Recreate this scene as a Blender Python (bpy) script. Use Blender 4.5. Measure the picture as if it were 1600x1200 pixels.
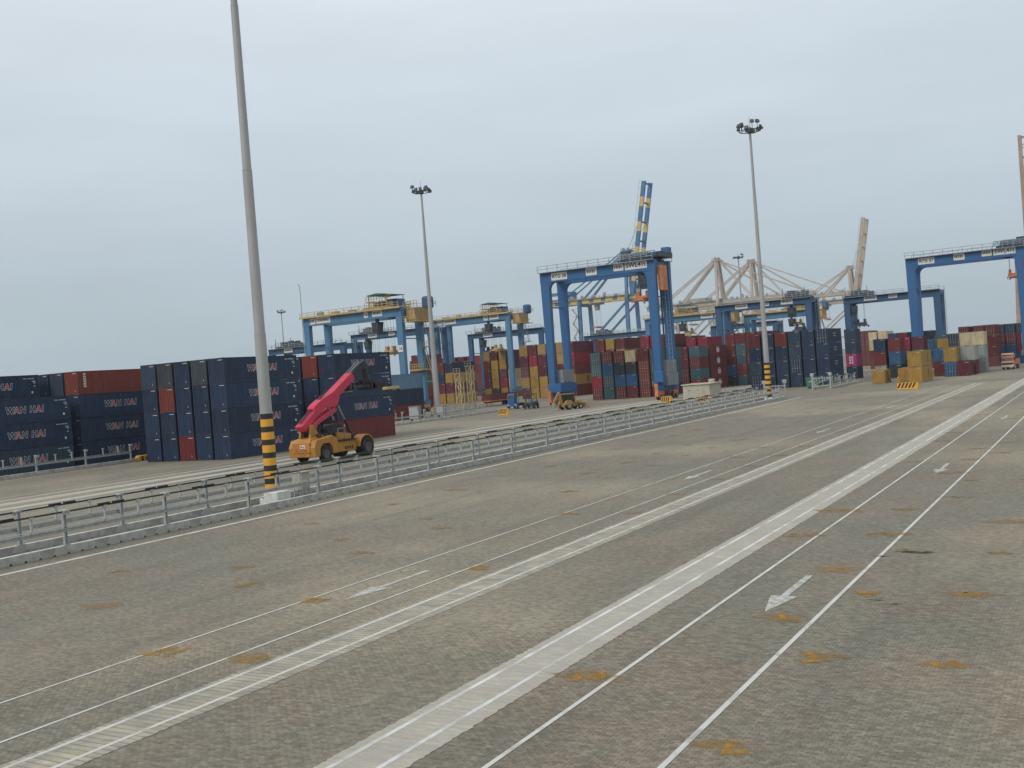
import bpy, math, random
from mathutils import Vector, Matrix
R = math.radians
for o in list(bpy.data.objects): bpy.data.objects.remove(o)
scene = bpy.context.scene
COL = scene.collection
random.seed(7)

# ------------------------------------------------------------------ camera, sky, sun, exposure
CAM_H = 7.4
cam_data = bpy.data.cameras.new('camera'); cam = bpy.data.objects.new('camera', cam_data); COL.objects.link(cam)
cam_data.sensor_width = 36.0; cam_data.lens = 36.0 * 1640 / 1600
cam_data.clip_start = 0.1; cam_data.clip_end = 12000
right = Vector((0.8634912, 0.498714, -0.0752814)); down = Vector((-0.05980305, -0.04696883, -0.99710457)); fwd = Vector((-0.50080589, 0.86549308, -0.01073255))
m = Matrix((right, -down, -fwd)).transposed().to_4x4(); m.translation = (0, 0, CAM_H)
cam.matrix_world = m
scene.camera = cam

SUN_EL, SUN_AZ = R(40), R(200)          # azimuth clockwise from +Y: behind the camera, a little to its left
world = bpy.data.worlds.new('World'); scene.world = world; world.use_nodes = True
nt = world.node_tree; N = nt.nodes; LK = nt.links
for n in list(N): N.remove(n)
wout = N.new('ShaderNodeOutputWorld'); bg = N.new('ShaderNodeBackground'); bg.inputs[1].default_value = 0.1
sky = N.new('ShaderNodeTexSky'); sky.sky_type = 'NISHITA'; sky.sun_disc = False
sky.sun_elevation = SUN_EL; sky.sun_rotation = SUN_AZ; sky.dust_density = 3.0; sky.air_density = 1.2
tc = N.new('ShaderNodeTexCoord'); sep = N.new('ShaderNodeSeparateXYZ'); LK.new(tc.outputs['Generated'], sep.inputs[0])
ramp = N.new('ShaderNodeValToRGB'); LK.new(sep.outputs['Z'], ramp.inputs[0])
e = ramp.color_ramp.elements
e[0].position = 0.0; e[0].color = (0.425, 0.515, 0.578, 1)
e[1].position = 1.0; e[1].color = (0.86, 0.92, 0.97, 1)
x = ramp.color_ramp.elements.new(0.12); x.color = (0.525, 0.615, 0.682, 1)
x = ramp.color_ramp.elements.new(0.36); x.color = (0.765, 0.845, 0.915, 1)
mp = N.new('ShaderNodeMapping'); mp.inputs['Scale'].default_value = (2.2, 2.2, 11.0); mp.inputs['Rotation'].default_value = (R(3), R(-4), 0)
LK.new(tc.outputs['Generated'], mp.inputs[0])
nz = N.new('ShaderNodeTexNoise'); nz.inputs['Scale'].default_value = 1.5; nz.inputs['Detail'].default_value = 6; nz.inputs['Roughness'].default_value = 0.52
LK.new(mp.outputs[0], nz.inputs['Vector'])
mr = N.new('ShaderNodeMapRange'); mr.inputs['From Min'].default_value = 0.3; mr.inputs['From Max'].default_value = 0.7
mr.inputs['To Min'].default_value = 9.5; mr.inputs['To Max'].default_value = 10.5
LK.new(nz.outputs['Fac'], mr.inputs['Value'])
mul = N.new('ShaderNodeMix'); mul.data_type = 'RGBA'; mul.blend_type = 'MULTIPLY'; mul.inputs[0].default_value = 1
LK.new(ramp.outputs[0], mul.inputs[6]); LK.new(mr.outputs[0], mul.inputs[7])
mixs = N.new('ShaderNodeMix'); mixs.data_type = 'RGBA'; mixs.inputs[0].default_value = 0.93
LK.new(sky.outputs[0], mixs.inputs[6]); LK.new(mul.outputs[2], mixs.inputs[7])
LK.new(mixs.outputs[2], bg.inputs[0]); LK.new(bg.outputs[0], wout.inputs[0])

sd = bpy.data.lights.new('sun', 'SUN'); sun = bpy.data.objects.new('sun', sd); COL.objects.link(sun)
sd.energy = 1.4; sd.angle = R(22); sd.color = (1.0, 0.96, 0.9)
dirv = Vector((math.sin(SUN_AZ) * math.cos(SUN_EL), math.cos(SUN_AZ) * math.cos(SUN_EL), math.sin(SUN_EL)))
sun.rotation_euler = dirv.to_track_quat('Z', 'Y').to_euler()

vs = scene.view_settings
vs.view_transform = 'Standard'; vs.look = 'None'; vs.exposure = 0.0; vs.gamma = 1.0; vs.use_curve_mapping = False

# ------------------------------------------------------------------ helpers
class MB:
    """collects faces of one mesh"""
    def __init__(s): s.v = []; s.f = []; s.m = []; s.mi = 0
    def add(s, vs, fs):
        b = len(s.v); s.v += [tuple(p) for p in vs]; s.f += [tuple(i + b for i in f) for f in fs]; s.m += [s.mi] * len(fs); return s
    def box(s, x0, x1, y0, y1, z0, z1):
        return s.add([(x0,y0,z0),(x1,y0,z0),(x1,y1,z0),(x0,y1,z0),(x0,y0,z1),(x1,y0,z1),(x1,y1,z1),(x0,y1,z1)],
                     [(0,3,2,1),(4,5,6,7),(0,1,5,4),(1,2,6,5),(2,3,7,6),(3,0,4,7)])
    def cbox(s, c, d): return s.box(c[0]-d[0]/2, c[0]+d[0]/2, c[1]-d[1]/2, c[1]+d[1]/2, c[2]-d[2]/2, c[2]+d[2]/2)
    def frustum(s, c0, d0, c1, d1):
        a = [(c0[0]+sx*d0[0]/2, c0[1]+sy*d0[1]/2, c0[2]) for sx, sy in ((-1,-1),(1,-1),(1,1),(-1,1))]
        b = [(c1[0]+sx*d1[0]/2, c1[1]+sy*d1[1]/2, c1[2]) for sx, sy in ((-1,-1),(1,-1),(1,1),(-1,1))]
        return s.add(a + b, [(0,3,2,1),(4,5,6,7),(0,1,5,4),(1,2,6,5),(2,3,7,6),(3,0,4,7)])
    def tube(s, p, q, r0, r1=None, n=6, caps=True):
        r1 = r0 if r1 is None else r1
        p = Vector(p); q = Vector(q); d = (q - p)
        if d.length < 1e-6: return s
        d.normalize(); u = d.orthogonal().normalized(); w = d.cross(u)
        vs = []
        for c, r in ((p, r0), (q, r1)):
            for i in range(n):
                a = 2*math.pi*(i + .5)/n; vs.append(c + u*(r*math.cos(a)) + w*(r*math.sin(a)))
        fs = [(i, (i+1) % n, n + (i+1) % n, n + i) for i in range(n)]
        if caps: fs += [tuple(range(n))[::-1], tuple(range(n, 2*n))]
        return s.add(vs, fs)
    def bar(s, p, q, w, h=None, up=(0,0,1)):
        h = w if h is None else h
        p = Vector(p); q = Vector(q); d = (q-p).normalized(); upv = Vector(up)
        if abs(d.dot(upv)) > .98: upv = Vector((0,1,0))
        a = d.cross(upv).normalized(); b = a.cross(d).normalized()
        vs = []
        for c in (p, q):
            for i, j in ((-1,-1),(1,-1),(1,1),(-1,1)): vs.append(c + a*(i*w/2) + b*(j*h/2))
        return s.add(vs, [(0,3,2,1),(4,5,6,7),(0,1,5,4),(1,2,6,5),(2,3,7,6),(3,0,4,7)])
    def prism(s, pts, axis, a0, a1):
        """pts: 2D outline; axis 'x': pts are (y,z); 'y': pts are (x,z); 'z': pts are (x,y)"""
        def P(p, a): return {'x': (a, p[0], p[1]), 'y': (p[0], a, p[1]), 'z': (p[0], p[1], a)}[axis]
        n = len(pts); vs = [P(p, a0) for p in pts] + [P(p, a1) for p in pts]
        fs = [(i, (i+1) % n, n+(i+1) % n, n+i) for i in range(n)] + [tuple(range(n))[::-1], tuple(range(n, 2*n))]
        return s.add(vs, fs)
    def lathe(s, prof, c=(0,0,0), n=16, axis='z'):
        vs = []; k = len(prof)
        for i in range(n):
            a = 2*math.pi*i/n
            for r, h in prof:
                if axis == 'z': vs.append((c[0]+r*math.cos(a), c[1]+r*math.sin(a), c[2]+h))
                elif axis == 'x': vs.append((c[0]+h, c[1]+r*math.cos(a), c[2]+r*math.sin(a)))
                else: vs.append((c[0]+r*math.cos(a), c[1]+h, c[2]+r*math.sin(a)))
        fs = [(i*k+j, ((i+1) % n)*k+j, ((i+1) % n)*k+j+1, i*k+j+1) for i in range(n) for j in range(k-1)]
        return s.add(vs, fs)
    def mesh(s, name, mats):
        me = bpy.data.meshes.new(name); me.from_pydata(s.v, [], s.f)
        if not isinstance(mats, (list, tuple)): mats = [mats]
        for mm in mats: me.materials.append(mm)
        if len(mats) > 1: me.polygons.foreach_set('material_index', s.m)
        me.validate(); 
        import bmesh
        bm = bmesh.new(); bm.from_mesh(me); bmesh.ops.recalc_face_normals(bm, faces=bm.faces); bm.to_mesh(me); bm.free()
        me.update(); return me
    def build(s, name, mats, parent=None, loc=None, bevel=0, smooth=False):
        return place(name, s.mesh(name, mats), parent, loc, bevel, smooth)

def place(name, me, parent=None, loc=None, bevel=0, smooth=False, rot=None):
    o = bpy.data.objects.new(name, me); COL.objects.link(o)
    if parent: o.parent = parent
    if loc is not None: o.location = loc
    if rot is not None: o.rotation_euler = rot
    if bevel:
        b = o.modifiers.new('bevel', 'BEVEL'); b.width = bevel; b.segments = 2; b.limit_method = 'ANGLE'; b.angle_limit = R(40)
    if smooth:
        for p in me.polygons: p.use_smooth = True
        try:
            me.set_sharp_from_angle(angle=R(40))
        except Exception: pass
    return o

def tag(o, label, cat, group=None, kind=None):
    if label: o['label'] = label
    if cat: o['category'] = cat
    if group: o['group'] = group
    if kind: o['kind'] = kind
    return o

def thing(name, loc, label, cat, group=None, rz=0):
    o = bpy.data.objects.new(name, None); COL.objects.link(o); o.location = loc; o.rotation_euler = (0, 0, rz); o.empty_display_size = .2
    return tag(o, label, cat, group)

def tree_copy(root):
    r = root.copy(); COL.objects.link(r)
    for ch in root.children:
        c = ch.copy(); COL.objects.link(c); c.parent = r
        for g in ch.children:
            d = g.copy(); COL.objects.link(d); d.parent = c
    return r

# ------------------------------------------------------------------ materials
def mat(name, col, rough=.6, metal=0, var=.18, scale=3.0, dirt=None, dirt_amt=0.0, dscale=1.5, stretch=None, bump=0, spec=.4, emit=None, objcol=False, rust=0):
    m = bpy.data.materials.new(name); m.use_nodes = True
    nt = m.node_tree; N = nt.nodes; L = nt.links
    p = N['Principled BSDF']; p.inputs['Roughness'].default_value = rough; p.inputs['Metallic'].default_value = metal
    p.inputs['Specular IOR Level'].default_value = spec
    tc = N.new('ShaderNodeTexCoord'); vec = tc.outputs['Object']
    oi = N.new('ShaderNodeObjectInfo')
    if objcol or rust:
        ad = N.new('ShaderNodeVectorMath'); ad.operation = 'ADD'; L.new(vec, ad.inputs[0])
        ml = N.new('ShaderNodeMath'); ml.operation = 'MULTIPLY'; ml.inputs[1].default_value = 91.0; L.new(oi.outputs['Random'], ml.inputs[0]); L.new(ml.outputs[0], ad.inputs[1]); vec = ad.outputs[0]
    if stretch:
        mpp = N.new('ShaderNodeMapping'); mpp.inputs['Scale'].default_value = stretch; L.new(vec, mpp.inputs[0]); svec = mpp.outputs[0]
    else: svec = vec
    n1 = N.new('ShaderNodeTexNoise'); n1.inputs['Scale'].default_value = scale; n1.inputs['Detail'].default_value = 5; L.new(svec, n1.inputs['Vector'])
    r1 = N.new('ShaderNodeMapRange'); r1.inputs['From Min'].default_value = .3; r1.inputs['From Max'].default_value = .7; r1.inputs['To Min'].default_value = 1-var; r1.inputs['To Max'].default_value = 1+var
    L.new(n1.outputs['Fac'], r1.inputs['Value'])
    mx = N.new('ShaderNodeMix'); mx.data_type = 'RGBA'; mx.blend_type = 'MULTIPLY'; mx.inputs[0].default_value = 1
    if objcol: L.new(oi.outputs['Color'], mx.inputs[6])
    else: mx.inputs[6].default_value = (*col, 1)
    L.new(r1.outputs[0], mx.inputs[7]); colour = mx.outputs[2]
    for k, (dc, da, ds) in enumerate([x for x in ((dirt, dirt_amt, dscale), ((.085, .045, .03) if rust else None, rust, .9)) if x[0]]):
        n2 = N.new('ShaderNodeTexNoise'); n2.inputs['Scale'].default_value = ds; n2.inputs['Detail'].default_value = 8; n2.inputs['Roughness'].default_value = .65; L.new(svec if k == 0 else vec, n2.inputs['Vector'])
        r2 = N.new('ShaderNodeMapRange'); r2.inputs['From Min'].default_value = .5 if k == 0 else .6; r2.inputs['From Max'].default_value = .72; r2.inputs['To Max'].default_value = da
        L.new(n2.outputs['Fac'], r2.inputs['Value'])
        m2 = N.new('ShaderNodeMix'); m2.data_type = 'RGBA'; L.new(r2.outputs[0], m2.inputs[0]); L.new(colour, m2.inputs[6]); m2.inputs[7].default_value = (*dc, 1); colour = m2.outputs[2]
    L.new(colour, p.inputs['Base Color'])
    if bump:
        b = N.new('ShaderNodeBump'); b.inputs['Strength'].default_value = bump; b.inputs['Distance'].default_value = .02; L.new(n1.outputs['Fac'], b.inputs['Height']); L.new(b.outputs[0], p.inputs['Normal'])
    if emit: p.inputs['Emission Color'].default_value = (*emit, 1); p.inputs['Emission Strength'].default_value = 1
    return m

M = {}
M['paint'] = mat('container_paint', (.1,.1,.1), .62, 0, .16, 1.4, (.14,.135,.125), .22, 1.1, (1.6,1.6,.35), objcol=True, rust=.55, spec=.25)
M['frame'] = mat('container_frame_paint', (.1,.1,.1), .6, 0, .22, 2.5, (.09,.06,.045), .6, 2.0, objcol=True)
M['rod'] = mat('galvanised_rod', (.36,.35,.34), .5, .5, .15)
M['dark'] = mat('dark_steel', (.02,.02,.022), .7)  # near-black steel of chassis and grilles; also the painted tunnel-recess shade
M['white'] = mat('white_lettering', (.52,.53,.53), .6, 0, .1, 3)
M['redlet'] = mat('red_lettering', (.50,.05,.06), .6, 0, .1, 3)
M['navylet'] = mat('navy_lettering', (.016,.024,.05), .6, 0, .1, 3)
M['darklet'] = mat('dark_lettering', (.03,.03,.035), .6, 0, .1, 3)
M['sticker'] = mat('sticker', (.68,.58,.5), .6)
M['galv'] = mat('galvanised_steel', (.39,.40,.395), .5, .25, .14, 4, (.2,.19,.17), .5, 2.5)
M['galvlight'] = mat('light_galvanised_bracket', (.41,.42,.41), .5, .1, .1)
M['greenbar'] = mat('green_conductor_rail', (.026,.05,.042), .45, 0, .15, 2)
M['blackbox'] = mat('black_plastic', (.014,.016,.017), .5)
M['concrete'] = mat('kerb_concrete', (.40,.385,.345), .9, 0, .2, 2.2, (.1,.097,.09), .75, 1.3, bump=.3)
M['concdark'] = mat('median_concrete', (.2,.19,.17), .95, 0, .25, .8, (.12,.11,.1), .6, .5)
M['whitepaint'] = mat('worn_white_paint', (.62,.61,.57), .8, 0, .12, 2, (.3,.29,.26), .7, 1.7)
M['plinth'] = mat('white_plinth_paint', (.62,.62,.60), .8, 0, .1, 2, (.4,.38,.34), .6, 1.2)
M['beige'] = mat('beige_render', (.44,.41,.33), .85, 0, .1, 1.0, (.24,.21,.17), .6, 1.2)
M['cabinet'] = mat('beige_cabinet_paint', (.42,.40,.33), .7, 0, .08, 2, (.2,.19,.16), .5, 1.5)
M['mast'] = mat('mast_galvanised', (.36,.36,.345), .55, .15, .1, .8, (.24,.23,.21), .5, .7, (1.5,1.5,.25))
M['yellowband'] = mat('yellow_band_paint', (.72,.36,.025), .6, 0, .1, 2, (.35,.2,.05), .5, 2)
M['blackband'] = mat('black_band_paint', (.025,.025,.025), .65, 0, .2, 2)
M['lamp'] = mat('floodlight_housing', (.07,.085,.09), .5, .2)
M['glass'] = mat('cab_glass', (.02,.028,.03), .12, 0, .05, 1, spec=.6)
M['rtgblue'] = mat('crane_blue_paint', (.028,.118,.285), .5, 0, .13, .5, (.055,.075,.09), .6, .5, (1,1,.3), rust=.4)
M['rtgsoft'] = mat('crane_weathered_blue_paint', (.07,.19,.325), .6, 0, .13, .5, (.14,.16,.17), .55, .5, (1,1,.3), rust=.5)
M['rtgdark'] = mat('crane_dark_blue_paint', (.032,.095,.19), .55, 0, .2, .6, (.04,.045,.05), .6, .6)
M['machine'] = mat('machinery_dark', (.045,.06,.075), .6, 0, .5, 1.2)
M['machinegrey'] = mat('machinery_grey', (.22,.235,.235), .6, 0, .15, 1)
M['craneyellow'] = mat('crane_yellow_paint', (.46,.325,.135), .6, 0, .15, .8, (.25,.17,.1), .6, 1)
M['craneorange'] = mat('spreader_orange_paint', (.55,.19,.07), .6, 0, .25, .8, (.2,.1,.06), .6, 1)
M['ochre'] = mat('ochre_house_paint', (.33,.205,.075), .65, 0, .2, .9, (.16,.1,.05), .6, 1)
M['cranerail'] = mat('crane_grey_rail', (.30,.34,.35), .55, .1, .1)
M['signwhite'] = mat('sign_white', (.66,.66,.63), .6, 0, .06, 1, (.4,.39,.36), .4, 1)
M['stsbeige'] = mat('quay_crane_beige', (.43,.365,.30), .65, 0, .1, .3, (.27,.225,.19), .7, .25)
M['stsblue'] = mat('quay_crane_blue', (.06,.16,.30), .6, 0, .12, .3, (.08,.12,.16), .6, .25)
M['stsyellow'] = mat('quay_crane_yellow', (.55,.40,.13), .6, 0, .12, .3)
M['stsgrey'] = mat('quay_crane_grey', (.32,.31,.29), .65, 0, .15, .3)
M['stsbrown'] = mat('quay_crane_brown_grey', (.36,.265,.19), .65, 0, .15, .3, (.2,.16,.13), .6, .25)
M['lattice'] = mat('pale_yellow_lattice_paint', (.46,.36,.2), .65, 0, .2, 1, (.22,.15,.09), .6, 1.2)
M['mango'] = mat('stacker_yellow_paint', (.42,.195,.03), .5, 0, .12, 1.2, (.19,.11,.06), .7, 1.3)
M['boomred'] = mat('stacker_red_paint', (.54,.032,.075), .45, 0, .08, .8, (.40,.07,.09), .5, 1.0)
M['boomdark'] = mat('stacker_boom_black', (.03,.033,.035), .5, .2, .25, 1.5)
M['tyre'] = mat('tyre_rubber', (.02,.02,.021), .85, 0, .3, 2, (.09,.085,.075), .5, 1.2)
M['rim'] = mat('wheel_rim', (.30,.28,.24), .6, .1)
M['darkrim'] = mat('dusty_dark_rim', (.09,.085,.075), .7)
M['jcb'] = mat('backhoe_yellow_paint', (.38,.225,.06), .55, 0, .12, 1.2, (.2,.14,.08), .7, 1.4)
M['steel'] = mat('bare_steel', (.3,.3,.29), .4, .6)
M['green'] = mat('green_skip_paint', (.05,.2,.11), .6, 0, .2, 1, (.12,.15,.11), .6, 1)
M['truckorange'] = mat('truck_orange_paint', (.5,.15,.05), .5, 0, .15, 1, (.3,.16,.1), .5, 1)
M['truckcream'] = mat('truck_cream_paint', (.55,.45,.33), .6, 0, .1, 1)
M['canopygreen'] = mat('green_sheet_roof', (.03,.17,.14), .6)

# ------------------------------------------------------------------ ground and paving
def paver_material():
    m = bpy.data.materials.new('block_paving'); m.use_nodes = True
    nt = m.node_tree; N = nt.nodes; L = nt.links; p = N['Principled BSDF']
    p.inputs['Roughness'].default_value = .85; p.inputs['Specular IOR Level'].default_value = .3
    geo = N.new('ShaderNodeNewGeometry'); pos = geo.outputs['Position']
    br = N.new('ShaderNodeTexBrick'); br.inputs['Scale'].default_value = 1.0; br.inputs['Brick Width'].default_value = .2; br.inputs['Row Height'].default_value = .1
    br.inputs['Mortar Size'].default_value = .004; br.inputs['Mortar Smooth'].default_value = .3; br.inputs['Bias'].default_value = 0
    br.inputs['Color1'].default_value = (.80,.80,.80,1); br.inputs['Color2'].default_value = (1.2,1.2,1.2,1); br.inputs['Mortar'].default_value = (.72,.71,.69,1)
    L.new(pos, br.inputs['Vector'])
    def noise(scale, detail=4, st=None, rough=.55, off=0):
        n = N.new('ShaderNodeTexNoise'); n.inputs['Scale'].default_value = scale; n.inputs['Detail'].default_value = detail; n.inputs['Roughness'].default_value = rough
        mp = N.new('ShaderNodeMapping'); mp.inputs['Location'].default_value = (off, off*1.7, 0); mp.inputs['Scale'].default_value = st or (1,1,1); L.new(pos, mp.inputs[0]); L.new(mp.outputs[0], n.inputs['Vector']); return n.outputs['Fac']
    def mrange(v, a, b, c, d):
        r = N.new('ShaderNodeMapRange'); r.interpolation_type = 'SMOOTHSTEP'; r.inputs['From Min'].default_value = a; r.inputs['From Max'].default_value = b; r.inputs['To Min'].default_value = c; r.inputs['To Max'].default_value = d; L.new(v, r.inputs['Value']); return r.outputs[0]
    def mix(f, a, b, bl='MIX'):
        n = N.new('ShaderNodeMix'); n.data_type = 'RGBA'; n.blend_type = bl
        for s, v in ((0, f), (6, a), (7, b)):
            if isinstance(v, (int, float)): n.inputs[s].default_value = v
            elif isinstance(v, tuple): n.inputs[s].default_value = (*v, 1)
            else: L.new(v, n.inputs[s])
        return n.outputs[2]
    c = mix(mrange(noise(.16, 6, None, .6), .42, .60, 0, 1), (.185,.173,.130), (.205,.172,.126))         # grey-green / brown patches
    c = mix(mrange(noise(2.6, 3, None, .6, 9), .38, .66, 0, .4), c, (.225,.188,.148))                  # single reddish pavers in clusters
    c = mix(mrange(noise(.035, 4, None, .5, 31), .45, .62, 0, .9), c, (.285,.245,.172))               # dusty tan areas
    c = mix(1.0, c, br.outputs['Color'], 'MULTIPLY')
    wear = mrange(noise(.55, 5, (1.0,.06,1), .6, 3), .48, .74, 0, .30)                                    # tyre tracks along the lanes
    c = mix(wear, c, (.105,.100,.086))
    c = mix(mrange(noise(.9, 5, (.35,1.0,1), .65, 14), .62, .76, 0, .3), c, (.12,.115,.1))             # oil and rubber marks
    c = mix(mrange(noise(6, 4, None, .7, 55), .60, .76, 0, .35), c, (.30,.285,.24))                     # pale scuffs
    c = mix(1.0, c, mrange(noise(16, 6, (1,1,1), .8, 40), .3, .7, .84, 1.16), 'MULTIPLY')
    c = mix(1.0, c, mrange(noise(5.5, 6, None, .75, 71), .3, .7, .78, 1.2), 'MULTIPLY')               # grain
    c = mix(1.0, c, mrange(noise(.45, 5, (1.0,.35,1), .65, 90), .32, .68, .93, 1.07), 'MULTIPLY')
    L.new(c, p.inputs['Base Color'])
    b = N.new('ShaderNodeBump'); b.inputs['Strength'].default_value = .35; b.inputs['Distance'].default_value = .01; L.new(br.outputs['Color'], b.inputs['Height']); L.new(b.outputs[0], p.inputs['Normal'])
    return m
M['paver'] = paver_material()
ground = MB().add([(-5000,-3000,0),(5000,-3000,0),(5000,7000,0),(-5000,7000,0)], [(0,1,2,3)]).build('ground', M['paver'])
tag(ground, 'grey concrete block paving of the container yard', None, None, 'structure')

STRIPS = [(-20.75,-18.98), (-14.1,-12.22)]
def in_strip(x0, x1): return any(x1 > a and x0 < b for a, b in STRIPS)
camf = Vector((fwd.x, fwd.y, 0)).normalized()
def project(x, y, z):
    v = Vector((x, y, z - CAM_H)); d = v.dot(fwd); return (800 + 1640*v.dot(right)/d, 600 + 1640*v.dot(down)/d, d)
def paver_field():
    cells = []
    for r in range(110, 330):
        y0 = r*.1
        off = -.1 if r % 2 == 0 else 0
        for c in range(-130, 40):
            x0 = c*.2 + off
            if in_strip(x0, x0+.2): continue
            px, py, d = project(x0+.1, y0+.05, 0)
            if d < 5 or d > 31 or px < -25 or px > 1625 or py > 1225: continue
            cells.append((d, x0, y0))
    cells.sort()
    g, ch, top = .003, .010, .006
    def unit(x0, y0, w=.2, h=.1):
        a, b = x0+g, x0+w-g; c, d = y0+g, y0+h-g
        return ([(a,c,-.004),(b,c,-.004),(b,d,-.004),(a,d,-.004),(a+ch,c+ch,top),(b-ch,c+ch,top),(b-ch,d-ch,top),(a+ch,d-ch,top)],
                [(4,5,6,7),(0,1,5,4),(1,2,6,5),(2,3,7,6),(3,0,4,7)])
    near, rest = cells[:300], cells[300:]
    vs, fs = unit(-.1, -.05); me = bpy.data.meshes.new('paver'); me.from_pydata(vs, [], fs); me.materials.append(M['paver'])
    for d, x0, y0 in near:
        o = bpy.data.objects.new('paver', me); COL.objects.link(o); o.parent = ground
        o.location = (x0+.1, y0+.05, random.uniform(-.0015, .0015)); o.rotation_euler = (random.uniform(-.008,.008), random.uniform(-.006,.006), random.uniform(-.01,.01))
    V = []; Fc = []
    for d, x0, y0 in rest:
        vs, fs = unit(x0, y0); b = len(V); dz = random.uniform(-.0015,.0015); tx = random.uniform(-.012,.012)
        V += [(v[0], v[1], v[2]+dz+tx*(v[1]-y0-.05)) for v in vs]; Fc += [tuple(i+b for i in f) for f in fs]
    me = bpy.data.meshes.new('paving_blocks'); me.from_pydata(V, [], Fc); me.materials.append(M['paver'])
    o = bpy.data.objects.new('paving_blocks', me); COL.objects.link(o); o.parent = ground; o['kind'] = 'stuff'
paver_field()

def road_paint(name, col, wear, trans=True, scale=2.2, cov=(.40,.62), dark=(.2,.19,.17), band=False, thin=0.0):
    m = bpy.data.materials.new(name); m.use_nodes = True
    nt = m.node_tree; N = nt.nodes; L = nt.links; p = N['Principled BSDF']; p.inputs['Roughness'].default_value = .9; p.inputs['Specular IOR Level'].default_value = .15
    geo = N.new('ShaderNodeNewGeometry')
    n = N.new('ShaderNodeTexNoise'); n.inputs['Scale'].default_value = scale; n.inputs['Detail'].default_value = 8; n.inputs['Roughness'].default_value = .7; L.new(geo.outputs['Position'], n.inputs['Vector'])
    r = N.new('ShaderNodeMapRange'); r.inputs['From Min'].default_value = cov[0]; r.inputs['From Max'].default_value = cov[1]; r.inputs['To Min'].default_value = thin; r.inputs['To Max'].default_value = wear; L.new(n.outputs['Fac'], r.inputs['Value'])
    n2 = N.new('ShaderNodeTexNoise'); n2.inputs['Scale'].default_value = .7; n2.inputs['Detail'].default_value = 6; L.new(geo.outputs['Position'], n2.inputs['Vector'])
    c1 = N.new('ShaderNodeMix'); c1.data_type = 'RGBA'; c1.inputs[6].default_value = (*col, 1); c1.inputs[7].default_value = (*[k*.72 for k in col], 1); L.new(n2.outputs['Fac'], c1.inputs[0]); colour = c1.outputs[2]
    if band:
        br = N.new('ShaderNodeTexBrick'); br.inputs['Scale'].default_value = 1; br.inputs['Brick Width'].default_value = 9.0; br.inputs['Row Height'].default_value = .22; br.inputs['Mortar Size'].default_value = .035; br.inputs['Mortar Smooth'].default_value = .4
        br.inputs['Color1'].default_value = (.82,.82,.8,1); br.inputs['Color2'].default_value = (1.1,1.1,1.08,1); br.inputs['Mortar'].default_value = (.68,.66,.62,1); L.new(geo.outputs['Position'], br.inputs['Vector'])
        c2 = N.new('ShaderNodeMix'); c2.data_type = 'RGBA'; c2.blend_type = 'MULTIPLY'; c2.inputs[0].default_value = band; L.new(colour, c2.inputs[6]); L.new(br.outputs['Color'], c2.inputs[7]); colour = c2.outputs[2]
    if not trans:
        n4 = N.new('ShaderNodeTexNoise'); n4.inputs['Scale'].default_value = 5; n4.inputs['Detail'].default_value = 9; n4.inputs['Roughness'].default_value = .75
        mp4 = N.new('ShaderNodeMapping'); mp4.inputs['Scale'].default_value = (.35, 1.4, 1); mp4.inputs['Rotation'].default_value = (0, 0, .35); L.new(geo.outputs['Position'], mp4.inputs[0]); L.new(mp4.outputs[0], n4.inputs['Vector'])
        r4 = N.new('ShaderNodeMapRange'); r4.inputs['From Min'].default_value = .3; r4.inputs['From Max'].default_value = .7; r4.inputs['To Min'].default_value = .74; r4.inputs['To Max'].default_value = 1.2; L.new(n4.outputs['Fac'], r4.inputs['Value'])
        c4 = N.new('ShaderNodeMix'); c4.data_type = 'RGBA'; c4.blend_type = 'MULTIPLY'; c4.inputs[0].default_value = 1; L.new(colour, c4.inputs[6]); L.new(r4.outputs[0], c4.inputs[7]); colour = c4.outputs[2]
    if trans:
        L.new(colour, p.inputs['Base Color'])
        t = N.new('ShaderNodeBsdfTransparent'); ms = N.new('ShaderNodeMixShader'); L.new(r.outputs[0], ms.inputs[0]); L.new(p.outputs[0], ms.inputs[1]); L.new(t.outputs[0], ms.inputs[2]); L.new(ms.outputs[0], N['Material Output'].inputs['Surface'])
    else:
        c3 = N.new('ShaderNodeMix'); c3.data_type = 'RGBA'; L.new(r.outputs[0], c3.inputs[0]); L.new(colour, c3.inputs[6]); c3.inputs[7].default_value = (*dark, 1); L.new(c3.outputs[2], p.inputs['Base Color'])
    return m
M['line'] = road_paint('worn_white_line_paint', (.66,.645,.59), .6, scale=.9, cov=(.5,.72))
M['faintline'] = road_paint('faint_white_line_paint', (.74,.73,.69), .65, scale=.35, cov=(.44,.66))
M['arrowp'] = road_paint('worn_arrow_paint', (.58,.565,.51), .75, scale=3.5, cov=(.44,.68))
M['stripA'] = road_paint('banded_runway_concrete', (.50,.455,.36), .55, trans=False, scale=1.3, band=1.0)
M['stripB'] = road_paint('pale_runway_concrete', (.52,.48,.40), .75, trans=False, scale=1.1, dark=(.36,.33,.28), band=.35)
M['yellowmark'] = road_paint('faded_yellow_paint', (.46,.25,.055), .98, scale=2.3, cov=(.38,.66), thin=.08)
M['yellowmark2'] = road_paint('very_faded_yellow_paint', (.42,.245,.07), .99, scale=1.9, cov=(.32,.58), thin=.4)
M['smear'] = road_paint('smeared_yellow_paint', (.38,.235,.085), 1.0, scale=1.7, cov=(.36,.62), thin=.35)
M['stain'] = road_paint('dark_oil_stain', (.045,.042,.04), 1.0, scale=3, cov=(.42,.6))

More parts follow.
